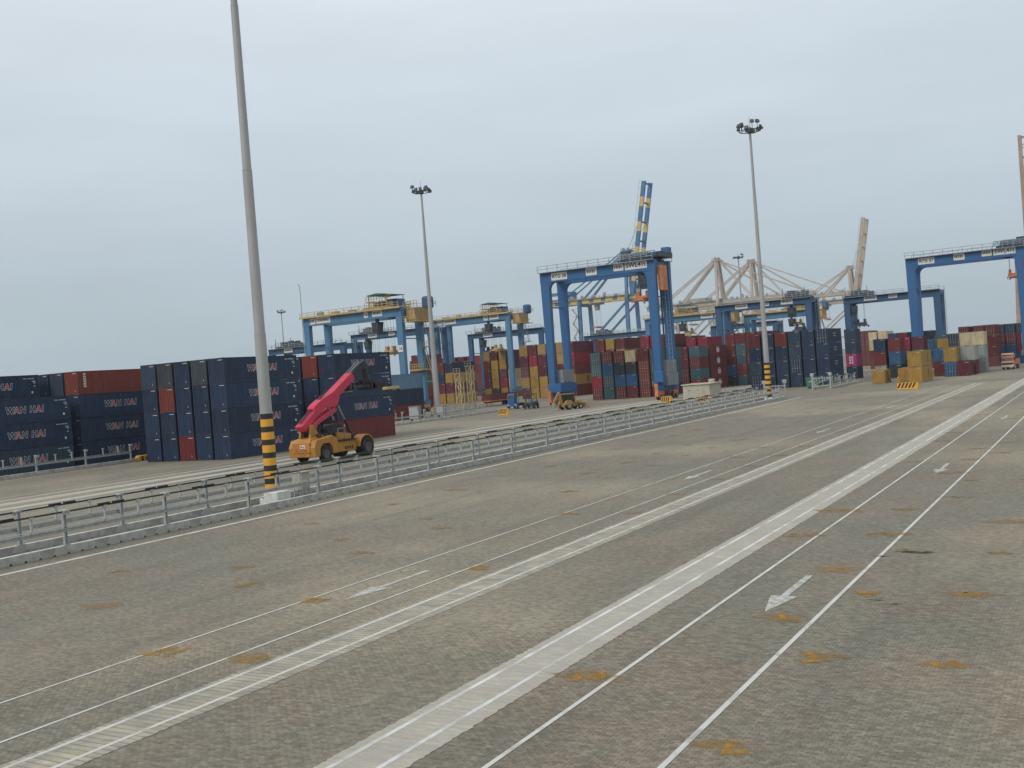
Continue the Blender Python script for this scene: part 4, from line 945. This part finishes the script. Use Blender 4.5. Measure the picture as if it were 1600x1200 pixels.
    ap.build('sheave_blocks', M['stsgrey'], t); railing((ax-2.6,-3.3,apex_z+.5), (ax+3.2,-3.3,apex_z+.5), 1.2, 1.4, .1).build('handrail', M['stsgrey'], t)
    fs = MB()
    for sy in (-1, 1):
        top = Vector((ax+1.6, sy*2.0, apex_z))
        if not boom_up:
            for f, th in ((.33,.5), (.62,.55), (.93,.6)): fs.bar(top, p0+Vector((0, sy*yb, 1.2))+d*(boom_len*f), th)
        else:
            mid = p0+d*(boom_len*.42)+Vector((-2.0, sy*yb, 0)); fs.bar(top, mid, .3); fs.bar(p0+d*(boom_len*.62)+Vector((-1.4,sy*yb,0)), top, .16)
    fs.build('forestay', main, t)
    # stair tower, house, trolley, cab
    st = MB()
    for i in range(9):
        a, b = (-1.6, 1.6) if i % 2 else (1.6, -1.6); z = 4+i*4.4; st.bar((-G-2.2+a, -Wy-1.2, z), (-G-2.2+b, -Wy-1.2, z+4.4), .35, .9)
        st.box(-G-4.2, -G-.6, -Wy-1.9, -Wy-.5, z+4.3, z+4.45)
    st.build('stair_tower', M['stsgrey'], t)
    if house:
        h_ = MB().box(-G-back+2, -G-back+17, -4.2, 4.2, girder_z+2.6, girder_z+8.4).build('machinery_house', accent if not stripes else M['stsblue'], t, bevel=.2)
        sb = MB().box(-G-back+3.2, -G-back+8.4, -4.28, -4.21, girder_z+4.2, girder_z+6.2).build('sign_board', M['signwhite'], t)
    MB().box(-G+6, -G+12, -3.6, 3.6, girder_z-1.4, girder_z-.05).build('trolley', M['stsgrey'], t)
    c = MB().frustum((-G+9, -1, girder_z-5), (2.2,2.4,0), (-G+9,-1,girder_z-1.4), (2.6,2.8,0)).build('operator_cab', M['stsgrey'], t)
    rp = MB()
    for a in (-1.4, 1.4):
        for b in (-1, 1): rp.tube((-G+9+a, b, girder_z-1), (-G+9+a, b, 32), .05, n=4)
    rp.build('hoist_ropes', M['machine'], t)
    MB().box(-G+7.6, -G+10.4, -6.1, 6.1, 31, 32).build('spreader', M['craneorange'], t)
    return t
quay_crane((-271, 594, 0), 'blue and yellow striped quay crane with raised boom behind crane 38', M['stsblue'], M['stsyellow'], True, 47, 76, 69, 32, 24, 18, stripes=True, ang=79, yb=5.0)
quay_crane((-251, 705, 0), 'beige quay crane with lowered boom, left of the lowered pair', M['stsbeige'], M['stsgrey'], False, 44, 74, 62)
quay_crane((-247, 772, 0), 'beige quay crane with lowered boom, right of the lowered pair', M['stsbeige'], M['stsgrey'], False, 45, 76, 66)
quay_crane((-199, 880, 0), 'beige quay crane with raised boom beside the right-hand gantry', M['stsbeige'], M['stsgrey'], True, 44, 71, 66, ang=80, yb=7.0)
quay_crane((-34.5, 618, 0), 'grey beige quay crane with raised lattice boom at the right edge', M['stsbrown'], M['stsgrey'], True, 48, 60, 66, 30, 20, 18, rz=R(90), ang=88, yb=5.0, leg_w=3.6)

# ------------------------------------------------------------------ reach stacker
def reach_stacker(loc, rz):
    t = thing('reach_stacker', loc, 'yellow reach stacker with raised bright red boom before navy containers', 'reach stacker', None, rz)
    # local: +y forward, x across; rear at y=-4.4
    for sx in (-1, 1):
        MB().prism([(-4.45,.55),(-4.55,1.55),(-4.15,2.25),(-1.7,2.55),(-.95,2.15),(-.95,.72),(-1.72,.72),(-1.82,1.4),(-2.25,1.82),(-3.2,1.82),(-3.62,1.4),(-3.75,.6)], 'x', *sorted((sx*1.0, sx*1.68))).build('rear_wing', M['mango'], t, bevel=.06)
    MB().prism([(-4.5,.6),(-4.6,1.6),(-4.2,2.4),(-1.8,2.7),(-.95,2.3),(-.95,.75)], 'x', -.995, .995).build('counterweight', M['mango'], t, bevel=.08)
    MB().prism([(-4.62,1.05),(-4.62,2.05),(-4.3,2.0),(-4.3,1.05)], 'x', -1.1, 1.1).build('rear_panel', M['mango'], t, bevel=.05)
    pl = MB().box(-.1,.55,-4.66,-4.625,1.5,1.85).build('number_plate', M['signwhite'], t); MB().box(-.02,.18,-4.672,-4.662,1.58,1.78).box(.25,.45,-4.672,-4.662,1.58,1.7).build('lettering', M['redlet'], pl)
    MB().box(-.75,-.4,-4.66,-4.625,1.25,1.4).build('tail_light', M['redlet'], t); MB().box(.4,.75,-4.66,-4.625,1.22,1.36).build('tail_light', M['redlet'], t)
    MB().prism([(-1.0,.75),(-1.0,2.1),(-.2,1.95),(2.6,1.9),(3.6,1.7),(4.3,1.35),(4.3,.8)], 'x', -1.15, 1.15).build('chassis', M['mango'], t, bevel=.08)
    for s in (-1, 1):
        a, b = sorted((s*1.16, s*1.66)); MB().box(a, b, -.9, 2.0, .72, 1.85).build('side_tank', M['mango'], t, bevel=.1)
        a, b = sorted((s*1.16, s*1.9)); MB().box(a, b, -.8, 2.0, 1.86, 1.93).build('step_plate', M['blackbox'], t)
        pts = [(3.2+1.15*math.cos(x_), .95+1.15*math.sin(x_)) for x_ in [R(q) for q in range(10, 176, 15)]]
        pts2 = [(3.2+1.28*math.cos(x_), .95+1.28*math.sin(x_)) for x_ in [R(q) for q in range(10, 176, 15)]]
        a, b = sorted((s*1.0, s*2.1)); MB().prism(pts+pts2[::-1], 'x', a, b).build('mudguard', M['mango'], t)
        mk = MB(); xs = s*1.665
        for q in range(4): mk.box(min(xs, xs+s*.008), max(xs, xs+s*.008), .1+q*.35, .32+q*.35, .95, 1.25)
        mk.build('lettering', M['blackbox'], t)
    big = wheel_mesh(.92, .62, 'x', 24, 'darkrim'); sm = wheel_mesh(.80, .55, 'x', 22, 'darkrim')
    for s in (-1, 1):
        wheel(t, (s*1.35, 3.2, .92), big); wheel(t, (s*1.99, 3.2, .92), big); wheel(t, (s*1.42, -2.75, .80), sm)
        
    # boom supports at the rear
    for s in (-1, 1): MB().prism([(-4.0,2.3),(-3.75,3.75),(-3.3,3.75),(-2.5,2.5)], 'x', s*.62-.10, s*.62+.10).build('boom_bracket', M['mango'], t)
    en = MB(); rr = random.Random(3)
    for i in range(10): q = (rr.uniform(-1.3,1.3), rr.uniform(-3.2,-.6)); w_ = rr.uniform(.06,.26); en.box(q[0]-w_, q[0]+w_, q[1]-.3, q[1]+.3, 2.2, 2.7+rr.uniform(.0,.6))
    en.build('engine_block', M['boomdark'], t)
    # cab
    c = MB().prism([(-.5,1.95),(-.45,3.45),(-.2,3.6),(.95,3.55),(1.35,2.9),(1.35,1.95)], 'x', -.62, .62).build('operator_cab', M['blackbox'], t, bevel=.06)
    MB().box(-.6,.6,1.352,1.36,2.1,3.15).build('windscreen', M['glass'], c)
    for s in (-1, 1): MB().prism([(-.38,2.4),(-.33,3.35),(.85,3.35),(1.15,2.8),(1.15,2.4)], 'x', min(s*.622,s*.63), max(s*.622,s*.63)).build('side_window', M['glass'], c)
    MB().prism([(-.2,1.95),(-.2,2.7),(1.45,2.45),(1.45,1.95)], 'x', .74, 1.5).build('access_panel', M['mango'], t, bevel=.05)
    for a, b in (((-1.5,1.4,1.95),(-1.5,1.4,3.0)), ((1.55,-.7,1.95),(1.55,-.7,3.1)), ((1.55,.3,1.95),(1.55,.3,3.1)), ((1.55,-.7,3.1),(1.55,.3,3.1))): MB().tube(a, b, .035, n=6).build('grab_rail', M['steel'], t)
    # boom: local frame along the boom in the y-z plane
    P = Vector((0,-4.05,3.75)); Q = Vector((0,6.2,9.75)); d = (Q-P).normalized(); nrm = Vector((0,-d.z,d.y))
    def B(u, v): w_ = P+d*u+nrm*v; return (w_.y, w_.z)
    bm_ = MB().prism([B(*q) for q in [(-.55,-.38),(-.7,.30),(1.75,.40),(1.95,.72),(2.25,.82),(3.3,.78),(5.4,.42),(9.1,.40),(9.1,-.42),(6.0,-.42),(5.35,-.95),(4.75,-1.0),(3.5,-.28),(1.5,-.22),(.5,-.40)]], 'x', -.46, .46)
    bm_.build('boom', M['boomred'], t, bevel=.04)
    for s_ in (-1, 1): MB().prism([B(*q) for q in [(.9,-.75),(.9,-.38),(4.5,-.92),(4.7,-1.3),(4.3,-1.35)]], 'x', *sorted((s_*.36, s_*.60))).build('boom_saddle', M['boomred'], t, bevel=.03)
    MB().prism([B(*q) for q in [(.3,-1.0),(.3,-.42),(1.15,-.42),(1.15,-1.0)]], 'x', -.62, .62).build('boom_pivot', M['boomred'], t, bevel=.05)
    MB().prism([B(*q) for q in [(9.1,-.34),(9.1,.34),(11.4,.34),(11.9,.1),(11.9,-.55),(11.4,-.62),(10.9,-.34)]], 'x', -.36, .36).build('boom_extension', M['boomdark'], t, bevel=.03)
    for s in (-1, 1):
        MB().prism([B(*q) for q in [(9.0,.44),(11.0,.46),(11.0,.52),(9.0,.5)]], 'x', s*.2-.03, s*.2+.03).build('hose', M['steel'], t)
        hb = Vector((s*.85, 2.65, 1.55)); ht_ = P+d*5.0+nrm*(-1.05)+Vector((s*.62,0,0)); mid = hb.lerp(ht_, .62)
        MB().tube(hb, mid, .17, n=12).build('lift_cylinder', M['boomdark'], t, smooth=True); MB().tube(mid, ht_, .09, n=10).build('cylinder_rod', M['steel'], t, smooth=True)
    # rotator and spreader
    h0 = P+d*11.8+nrm*(-.4)
    MB().tube(h0, (0, h0.y+.2, 7.3), .35, .45, 10).build('rotator', M['boomdark'], t)
    sp_ = MB(); yy = h0.y+.2
    sp_.box(-2.95,2.95,yy-.5,yy-.2,6.75,7.1).box(-2.95,2.95,yy+.2,yy+.5,6.75,7.1).box(-1.1,1.1,yy-.9,yy+.9,7.0,7.35)
    rr = random.Random(6)
    for i in range(22): q = rr.uniform(-2.6,2.6); w_ = rr.uniform(.06,.22); hh = rr.uniform(.1,.95)*(1-abs(q)/3.6); sp_.box(q-w_,q+w_,yy-.7,yy-.15+rr.uniform(0,.6),6.95,7.15+hh)
    sp_.build('spreader', M['boomdark'], t)
    for s in (-1, 1):
        a, b = sorted((s*2.9, s*3.5)); MB().box(a, b, yy-1.15, yy+1.15, 6.62, 6.92).build('spreader_end', M['craneyellow'], t, bevel=.05)
        for q in (-1.15, 1.15): MB().box(s*3.3-.12, s*3.3+.12, yy+q-.12, yy+q+.12, 6.35, 6.62).build('twist_lock', M['boomdark'], t)
    for k_ in range(3): MB().prism([B(*q) for q in [(-.3,.42+.0*k_),(5.2,.84),(5.2,.90),(-.3,.48)]], 'x', -.28+.2*k_, -.22+.2*k_).build('hydraulic_hose', M['blackbox'], t)
    for k_ in (6.4, 7.3, 8.2): MB().prism([B(*q) for q in [(k_,-.44),(k_,.43),(k_+.12,.43),(k_+.12,-.44)]], 'x', -.475, .475).build('boom_collar', M['boomred'], t)
    MB().tube((.55, 1.7, 3.3), (.55, 1.9, 3.3), .16, n=10).build('work_lamp', M['signwhite'], t)
    return t
reach_stacker((-69.9, 83.2, 0), 0)

# ------------------------------------------------------------------ backhoe loader
def backhoe(loc, rz):
    t = thing('backhoe_loader', loc, 'yellow backhoe loader with dark cab parked below crane 38', 'backhoe', None, rz)
    # local +y forward (front bucket)
    big = wheel_mesh(.78,.5,'x',22); sm = wheel_mesh(.5,.38,'x',18)
    for s in (-1, 1): wheel(t, (s*.95,-1.1,.78), big); wheel(t, (s*.9,1.5,.5), sm)
    MB().prism([(-1.9,.55),(-1.9,1.15),(.4,1.2),(.5,1.65),(2.2,1.45),(2.35,.75),(1.9,.55)], 'x', -.45, .45).build('chassis', M['jcb'], t, bevel=.06)
    for s in (-1, 1): MB().prism([(-1.1+.95*math.cos(R(q)), .78+.95*math.sin(R(q))) for q in range(15,176,20)], 'x', min(s*.72,s*1.2), max(s*.72,s*1.2)).build('mudguard', M['jcb'], t)
    c = MB().prism([(-1.5,1.3),(-1.45,2.75),(.15,2.75),(.45,1.3)], 'x', -.7,.7).build('operator_cab', M['blackbox'], t, bevel=.04)
    for s in (-1, 1): MB().prism([(-1.35,1.5),(-1.32,2.65),(.05,2.65),(.3,1.5)], 'x', min(s*.702,s*.71), max(s*.702,s*.71)).build('side_window', M['glass'], c)
    MB().box(-.82,.82,-1.65,.4,2.76,2.90).build('cab_roof', M['jcb'], t, bevel=.04)
    for s in (-1, 1): MB().bar((s*.6,.3,1.35), (s*.6,2.7,.95), .16, .24).build('loader_arm', M['jcb'], t)
    MB().prism([(2.7,.25),(2.75,1.15),(2.9,1.2),(2.95,.5),(3.6,.22),(3.6,.15)], 'x', -1.1, 1.1).build('front_bucket', M['jcb'], t)
    MB().bar((0,-1.9,1.0), (0,-2.5,3.2), .3, .42).build('backhoe_boom', M['jcb'], t); MB().bar((0,-2.5,3.2), (0,-3.7,1.4), .24, .32).build('dipper_arm', M['jcb'], t)
    MB().prism([(-3.9,.5),(-3.95,1.3),(-3.55,1.4),(-3.2,.9),(-3.3,.45)], 'x', -.4,.4).build('rear_bucket', M['rim'], t)
    for s in (-1, 1): MB().bar((s*.7,-2.0,1.1), (s*1.0,-2.1,.05), .14).build('stabiliser_leg', M['jcb'], t)
backhoe((-86.2, 169.6, 0), R(-28))

# ------------------------------------------------------------------ other yard things
def barrier(loc, w, h, label, rz=0, chevron=False):
    t = thing('striped_barrier', loc, label, 'barrier', 'black and yellow striped barriers', rz)
    MB().prism([(-.34,0),(-.34,.1),(-.2,.16),(-.2,h),(.2,h),(.2,.16),(.34,.1),(.34,0)], 'x', -w/2, w/2).build('body', M['yellowband'], t)
    n = max(4, int(w/.62)); k = .45
    for i in range(n):
        a = -w/2+(w-k)*i/n; b_ = a+(w-k)/n*.5
        for sy in (-1, 1):
            MB().prism([(a,.18),(b_,.18),(b_+k,h-.02),(a+k,h-.02)], 'y', *sorted((sy*.201, sy*.207))).build('black_stripe', M['blackband'], t)
    if chevron:
        MB().box(-w/2+.05, -w/2+.35, -.06,.06, h, h+1.0).build('side_board', M['yellowband'], t)
        for i in range(3): MB().prism([(-w/2+.05,h+.1+i*.3),(-w/2+.35,h+.0+i*.3),(-w/2+.35,h+.15+i*.3),(-w/2+.05,h+.25+i*.3)], 'y', -.068,-.061).build('black_stripe', M['blackband'], t)
barrier((-95.3, 161.2, 0), 3.2, 1.1, 'striped barrier on open paving left of the backhoe', R(-30))
barrier((-29.6, 178.0, 0), 3.4, 1.0, 'striped barrier with upright board before the yellow container pair', R(-12), True)
barrier((-69.6, 174.5, 0), 3.0, 1.1, 'striped barrier behind the median fence below crane 38', R(-35)); barrier((-60.4, 168.6, 0), 2.8, 1.1, 'striped barrier behind the median fence before the beige kiosk', R(-35))
def kiosk():
    t = thing('substation_kiosk', (-68.2, 189.0, 0), 'low beige rendered kiosk with flat roof behind the fence', 'kiosk')
    MB().box(-2.6,2.6,-3.2,3.2,0,2.55).build('wall', M['beige'], t, bevel=.04); MB().box(-2.85,2.85,-3.45,3.45,2.55,2.75).build('roof', M['beige'], t, bevel=.03)
    MB().box(.6,1.6,2.2,3.0,2.75,3.4).build('roof_box', M['beige'], t)
    for x in (-1.4, .4): MB().box(x-.15,x+.15,-3.215,-3.2,1.5,1.62).build('vent', M['dark'], t)
    d = MB().box(2.602,2.64,-1.0,.2,.05,2.1).build('door', M['cabinet'], t); MB().box(2.642,2.68,.02,.08,1.0,1.12).build('handle', M['steel'], d)
kiosk()
def skip():
    t = thing('waste_skip', (-51.6, 207.4, 0), 'green open steel skip in front of the navy container block', 'skip')
    o = [(-2.3,0.25),(-2.6,2.1),(2.6,2.1),(2.3,.25)]
    MB().prism(o, 'x', -1.1, -1.04).prism(o, 'x', 1.04, 1.1).add([(-1.04,-2.3,.25),(1.04,-2.3,.25),(1.04,-2.6,2.1),(-1.04,-2.6,2.1)], [(0,1,2,3)]).add([(-1.04,2.3,.25),(1.04,2.3,.25),(1.04,2.6,2.1),(-1.04,2.6,2.1)], [(0,1,2,3)]).box(-1.04,1.04,-2.3,2.3,.2,.27).build('body', M['green'], t)
    for y in (-1.6,-.5,.5,1.6):
        for s in (-1,1): MB().box(min(s*1.1,s*1.2), max(s*1.1,s*1.2), y-.06,y+.06,.25,2.05).build('rib', M['green'], t)
    for s in (-1,1): MB().box(min(s*1.02,s*1.22), max(s*1.02,s*1.22), -2.65,2.65,2.05,2.18).build('rim', M['green'], t)
    for y in (-1.9,1.9): MB().box(-.95,.95,y-.15,y+.15,0,.2).build('runner', M['dark'], t)
    mb = MB()
    for i in range(4): mb.box(-.6+i*.32,-.38+i*.32,-2.6,-2.55,1.2,1.42)
    mb.build('lettering', M['white'], t)
skip()
def truck(loc, rz):
    t = thing('lorry', loc, 'orange and cream lorry facing the camera at the right edge', 'lorry', None, rz)
    # local -y = towards the camera
    wm = wheel_mesh(.52,.34,'x',18)
    for y in (-3.2, 1.6, 3.0):
        for s in (-1,1): wheel(t, (s*1.02, y, .52), wm)
    MB().box(-.5,.5,-4.2,4.2,.62,.95).build('chassis', M['dark'], t)
    c = MB().prism([(-4.3,.75),(-4.35,1.9),(-4.1,3.05),(-2.4,3.15),(-2.3,.75)], 'x', -1.22, 1.22).build('cab', M['truckorange'], t, bevel=.1)
    MB().prism([(-4.365,1.95),(-4.13,2.85),(-4.11,2.85),(-4.34,1.95)], 'x', -1.05,1.05).build('windscreen', M['glass'], c)
    MB().box(-1.24,1.24,-4.42,-4.3,1.45,1.75).build('front_panel', M['truckcream'], c); MB().box(-1.26,1.26,-4.5,-4.25,.5,1.0).build('bumper', M['truckcream'], t, bevel=.05)
    MB().box(-1.15,1.15,-4.3,-2.5,3.15,3.5).build('roof_sign', M['truckcream'], c, bevel=.05)
    MB().box(-1.0,1.0,-4.38,-4.32,1.08,1.4).build('grille', M['dark'], t)
    for s in (-1,1): MB().box(s*.85-.18,s*.85+.18,-4.52,-4.5,.65,.9).build('headlight', M['signwhite'], t); MB().box(min(s*1.24,s*1.5),max(s*1.24,s*1.5),-4.15,-4.05,1.9,2.5).build('mirror', M['dark'], t)
    MB().box(-1.22,1.22,-2.1,4.3,.98,1.15).build('load_bed', M['truckorange'], t)
    for s in (-1,1): MB().box(min(s*1.16,s*1.22),max(s*1.16,s*1.22),-2.1,4.3,1.15,2.2).build('side_board', M['truckorange'], t)
truck((-20.6, 255.0, 0), R(-4))

def yard_tractor(loc, rz, label):
    t = thing('terminal_tractor', loc, label, 'tractor', None, rz)
    wm = wheel_mesh(.52,.32,'x',16)
    for y in (-2.0, 1.6):
        for s in (-1,1): wheel(t, (s*1.0, y, .52), wm)
    MB().box(-.45,.45,-2.6,2.5,.55,.95).build('chassis', M['dark'], t); MB().box(-1.2,1.2,-2.75,-2.4,.5,1.1).build('bumper', M['rtgblue'], t)
    c = MB().prism([(-2.2,.95),(-2.25,2.0),(-2.0,3.1),(-.5,3.1),(-.4,.95)], 'x', -1.15,.35).build('cab', M['rtgblue'], t, bevel=.07)
    MB().prism([(-2.26,2.05),(-2.03,2.95),(-2.01,2.95),(-2.24,2.05)], 'x', -1.0,.2).build('windscreen', M['glass'], c)
    MB().box(-.95,.95,.4,2.4,.95,1.1).build('fifth_wheel_deck', M['dark'], t); MB().tube((.7,-.6,1.0),(.7,-.6,3.2),.09,n=8).build('exhaust', M['steel'], t)
    for s in (-1,1): MB().box(s*.8-.15,s*.8+.15,-2.78,-2.76,.75,.95).build('headlight', M['signwhite'], t)
yard_tractor((-107.5, 187.0, 0), R(10), 'blue terminal tractor beside the left leg of crane 38')
def forklift(loc):
    t = thing('forklift', loc, 'dark forklift with two pale lamps left of crane 38', 'forklift', None, R(12))
    wm = wheel_mesh(.5,.36,'x',16)
    for y in (-1.2, 1.3):
        for s in (-1,1): wheel(t, (s*.95, y, .5), wm)
    MB().prism([(-1.2,.5),(-1.2,1.2),(.3,1.3),(2.0,1.5),(2.1,.5)], 'x', -.85,.85).build('chassis', M['machine'], t, bevel=.08)
    for s in (-1,1):
        MB().box(s*.6-.1,s*.6+.1,-1.75,-1.5,.2,4.0).build('mast_rail', M['machine'], t); MB().bar((s*.8,-.9,1.2),(s*.8,-.7,2.9),.1).build('cab_post', M['machine'], t); MB().bar((s*.8,1.2,1.3),(s*.8,1.0,2.9),.1).build('cab_post', M['machine'], t)
        MB().box(s*.45-.08,s*.45+.08,-3.0,-1.75,.2,.3).build('fork', M['steel'], t); MB().tube((s*.75,-.98,2.3),(s*.75,-1.05,2.3),.12,n=10).build('lamp', M['signwhite'], t)
    MB().box(-.95,.95,-.95,1.2,2.9,3.0).build('cab_roof', M['machine'], t); MB().box(-.7,.7,-1.75,-1.6,2.0,2.15).build('mast_tie', M['machine'], t); MB().box(-.7,.7,-1.75,-1.6,3.7,3.85).build('mast_tie', M['machine'], t)
forklift((-101.5, 182.5, 0))
def flat_trailer(loc, rz):
    t = thing('container_trailer', loc, 'low orange red trailer under a maroon bin before mustard containers', 'trailer', None, rz)
    MB().box(-1.2,1.2,-6.2,6.2,1.1,1.4).build('bed', M['truckorange'], t)
    for s in (-1,1): MB().box(s*.5-.1,s*.5+.1,-6.2,6.2,.8,1.1).build('chassis_rail', M['dark'], t)
    wm = wheel_mesh(.5,.36,'x',16)
    for y in (3.2,4.5,5.7):
        for s in (-1,1): wheel(t, (s*.95,y,.5), wm)
    for s in (-1,1): MB().bar((s*.6,-5.0,0),(s*.6,-5.0,1.1),.16).build('landing_leg', M['craneyellow'], t)
    return t
flat_trailer((-126.3, 212.0, 0), 0)
def half_bin(loc):
    t = thing('half_height_bin', loc, 'maroon half-height steel bin loaded on the low trailer', 'bin')
    MB().box(-1.2,1.2,-6.05,6.05,.0,.15).build('floor', M['binpaint'], t)
    for x in (-1.2, 1.14): MB().box(x,x+.06,-6.05,6.05,.15,1.35).build('side_wall', M['binpaint'], t)
    for y in (-6.05, 5.99): MB().box(-1.14,1.14,y,y+.06,.15,1.35).build('end_wall', M['binpaint'], t)
    for i in range(9):
        y = -5.9+i*1.475
        for x in (-1.26,1.2): MB().box(x,x+.06,y-.06,y+.06,0,1.35).build('rib', M['binpaint'], t)
M['binpaint'] = mat('maroon_bin_paint', (.13,.03,.032), .6, 0, .2, 1.2, (.07,.045,.035), .6, 1)
half_bin((-126.3, 212.0, 1.405))
def lattice(loc, h, w, label):
    t = thing('lattice_tower', loc, label, 'tower', 'yellow lattice frames')
    for sx in (-1,1):
        for sy in (-1,1): MB().box(sx*w/2-.09,sx*w/2+.09,sy*w/2-.09,sy*w/2+.09,0,h).build('upright', M['lattice'], t)
    n = int(h/2.0)
    for i in range(n):
        z0 = h*i/n; z1 = h*(i+1)/n
        for sy in (-1,1): MB().bar((-w/2,sy*w/2,z0 if i % 2 else z1),(w/2,sy*w/2,z1 if i % 2 else z0),.11).build('brace', M['lattice'], t)
        for sx in (-1,1): MB().bar((sx*w/2,-w/2,z0 if i % 2 else z1),(sx*w/2,w/2,z1 if i % 2 else z0),.11).build('brace', M['lattice'], t)
        for sy in (-1,1): MB().bar((-w/2,sy*w/2,z1),(w/2,sy*w/2,z1),.1).build('tie', M['lattice'], t)
    MB().box(-w*.7,w*.7,-w*.7,w*.7,h,h+.15).build('platform', M['lattice'], t); railing((-w*.68,-w*.68,h+.15),(w*.68,-w*.68,h+.15),1.1,.8).build('handrail', M['lattice'], t)
lattice((-127.6, 197.2, 0), 8.0, 1.3, 'yellow lattice access tower right of the unstriped mast')
lattice((-129.6, 205.0, 0), 9.6, 1.2, 'taller pale lattice tower before the mustard and maroon block')
def parked_spreader(loc, rz, label):
    t = thing('spare_spreader', loc, label, 'spreader', None, rz)
    MB().box(-.9,.9,-3,3,.6,1.1).build('frame', M['craneyellow'], t)
    for s in (-1,1):
        MB().box(-1.2,1.2,s*3.0-.2,s*3.0+.2,.4,.9).build('end_beam', M['craneyellow'], t)
        for q in (-1.1,1.1): MB().box(q-.14,q+.14,s*3.0-.16,s*3.0+.16,0,.4).build('twist_lock', M['dark'], t)
    mb = MB(); rr = random.Random(2)
    for i in range(12): q = (rr.uniform(-.7,.7), rr.uniform(-2.2,2.2)); mb.box(q[0]-.25,q[0]+.25,q[1]-.3,q[1]+.3,1.1,1.2+rr.uniform(.2,1.3))
    mb.build('head_block', M['craneorange'], t)
parked_spreader((-119.5, 176.0, 0), R(30), 'yellow and orange spare spreader on ground left of grey mast')
def meter_box(loc, w, h, label):
    t = thing('control_box', loc, label, 'cabinet'); MB().box(-w/2,w/2,-.5,.5,.5,h).build('body', M['machinegrey'], t, bevel=.04); MB().box(-w/2-.08,w/2+.08,-.58,.58,h,h+.08).build('roof', M['machinegrey'], t)
    for x in (-w/2+.1, w/2-.1): MB().box(x-.06,x+.06,-.4,.4,0,.5).build('leg', M['galv'], t)
    MB().box(-w/2+.1,w/2-.1,-.53,-.5,.6,h-.1).build('door', M['galv'], t)
meter_box((-108.5, 152.5, 0), 2.0, 2.7, 'grey control box behind the fence left of the grey mast'); meter_box((-110.0, 163.0, 0), 1.6, 2.2, 'small grey control box at the foot of the grey mast')
def guard_frame(loc, n, rz, label):
    t = thing('guard_frame', loc, label, 'railing', 'steel guard frames by the grey mast', rz)
    for i in range(n): MB().box(-.06,.06,i*1.6-.06,i*1.6+.06,0,1.9).build('post', M['galv'], t)
    for z in (.7,1.3,1.85): MB().box(-.04,.04,-.05,(n-1)*1.6+.05,z,z+.09).build('rail', M['galv'], t)
guard_frame((-109.5, 166.0, 0), 6, 0, 'steel guard rail right of the grey mast foot'); guard_frame((-117.5, 158.0, 0), 6, R(20), 'steel guard rail left of the grey mast foot')
def block(loc, label):
    t = thing('wheel_chock', loc, label, 'chock'); MB().prism([(-.9,0),(-.9,.55),(-.6,.7),(.7,.7),(.9,.4),(.9,0)], 'x', -.4,.4).build('body', M['yellowband'], t, bevel=.05)
    for y in (-.5,.2): MB().box(.402,.408,y,y+.3,.05,.6).build('black_stripe', M['blackband'], t)
block((-104.7, 88.9, 0), 'small yellow end block closing the left kerb by the stack')

# ------------------------------------------------------------------ air
hz = MB().box(-700, 500, -120, 1150, -1.5, 125).build('haze', bpy.data.materials.new('haze_air')); hm = hz.data.materials[0]; hm.use_nodes = True
hn = hm.node_tree.nodes; hl = hm.node_tree.links
for n in list(hn): hn.remove(n)
ho = hn.new('ShaderNodeOutputMaterial'); hv = hn.new('ShaderNodeVolumePrincipled'); hv.inputs['Color'].default_value = (.86,.9,.93,1); hv.inputs['Density'].default_value = .00013; hv.inputs['Anisotropy'].default_value = .2
hl.new(hv.outputs[0], ho.inputs['Volume'])
tag(hz, 'thin pale haze over the yard', None, None, 'stuff')
bpy.context.view_layer.update()
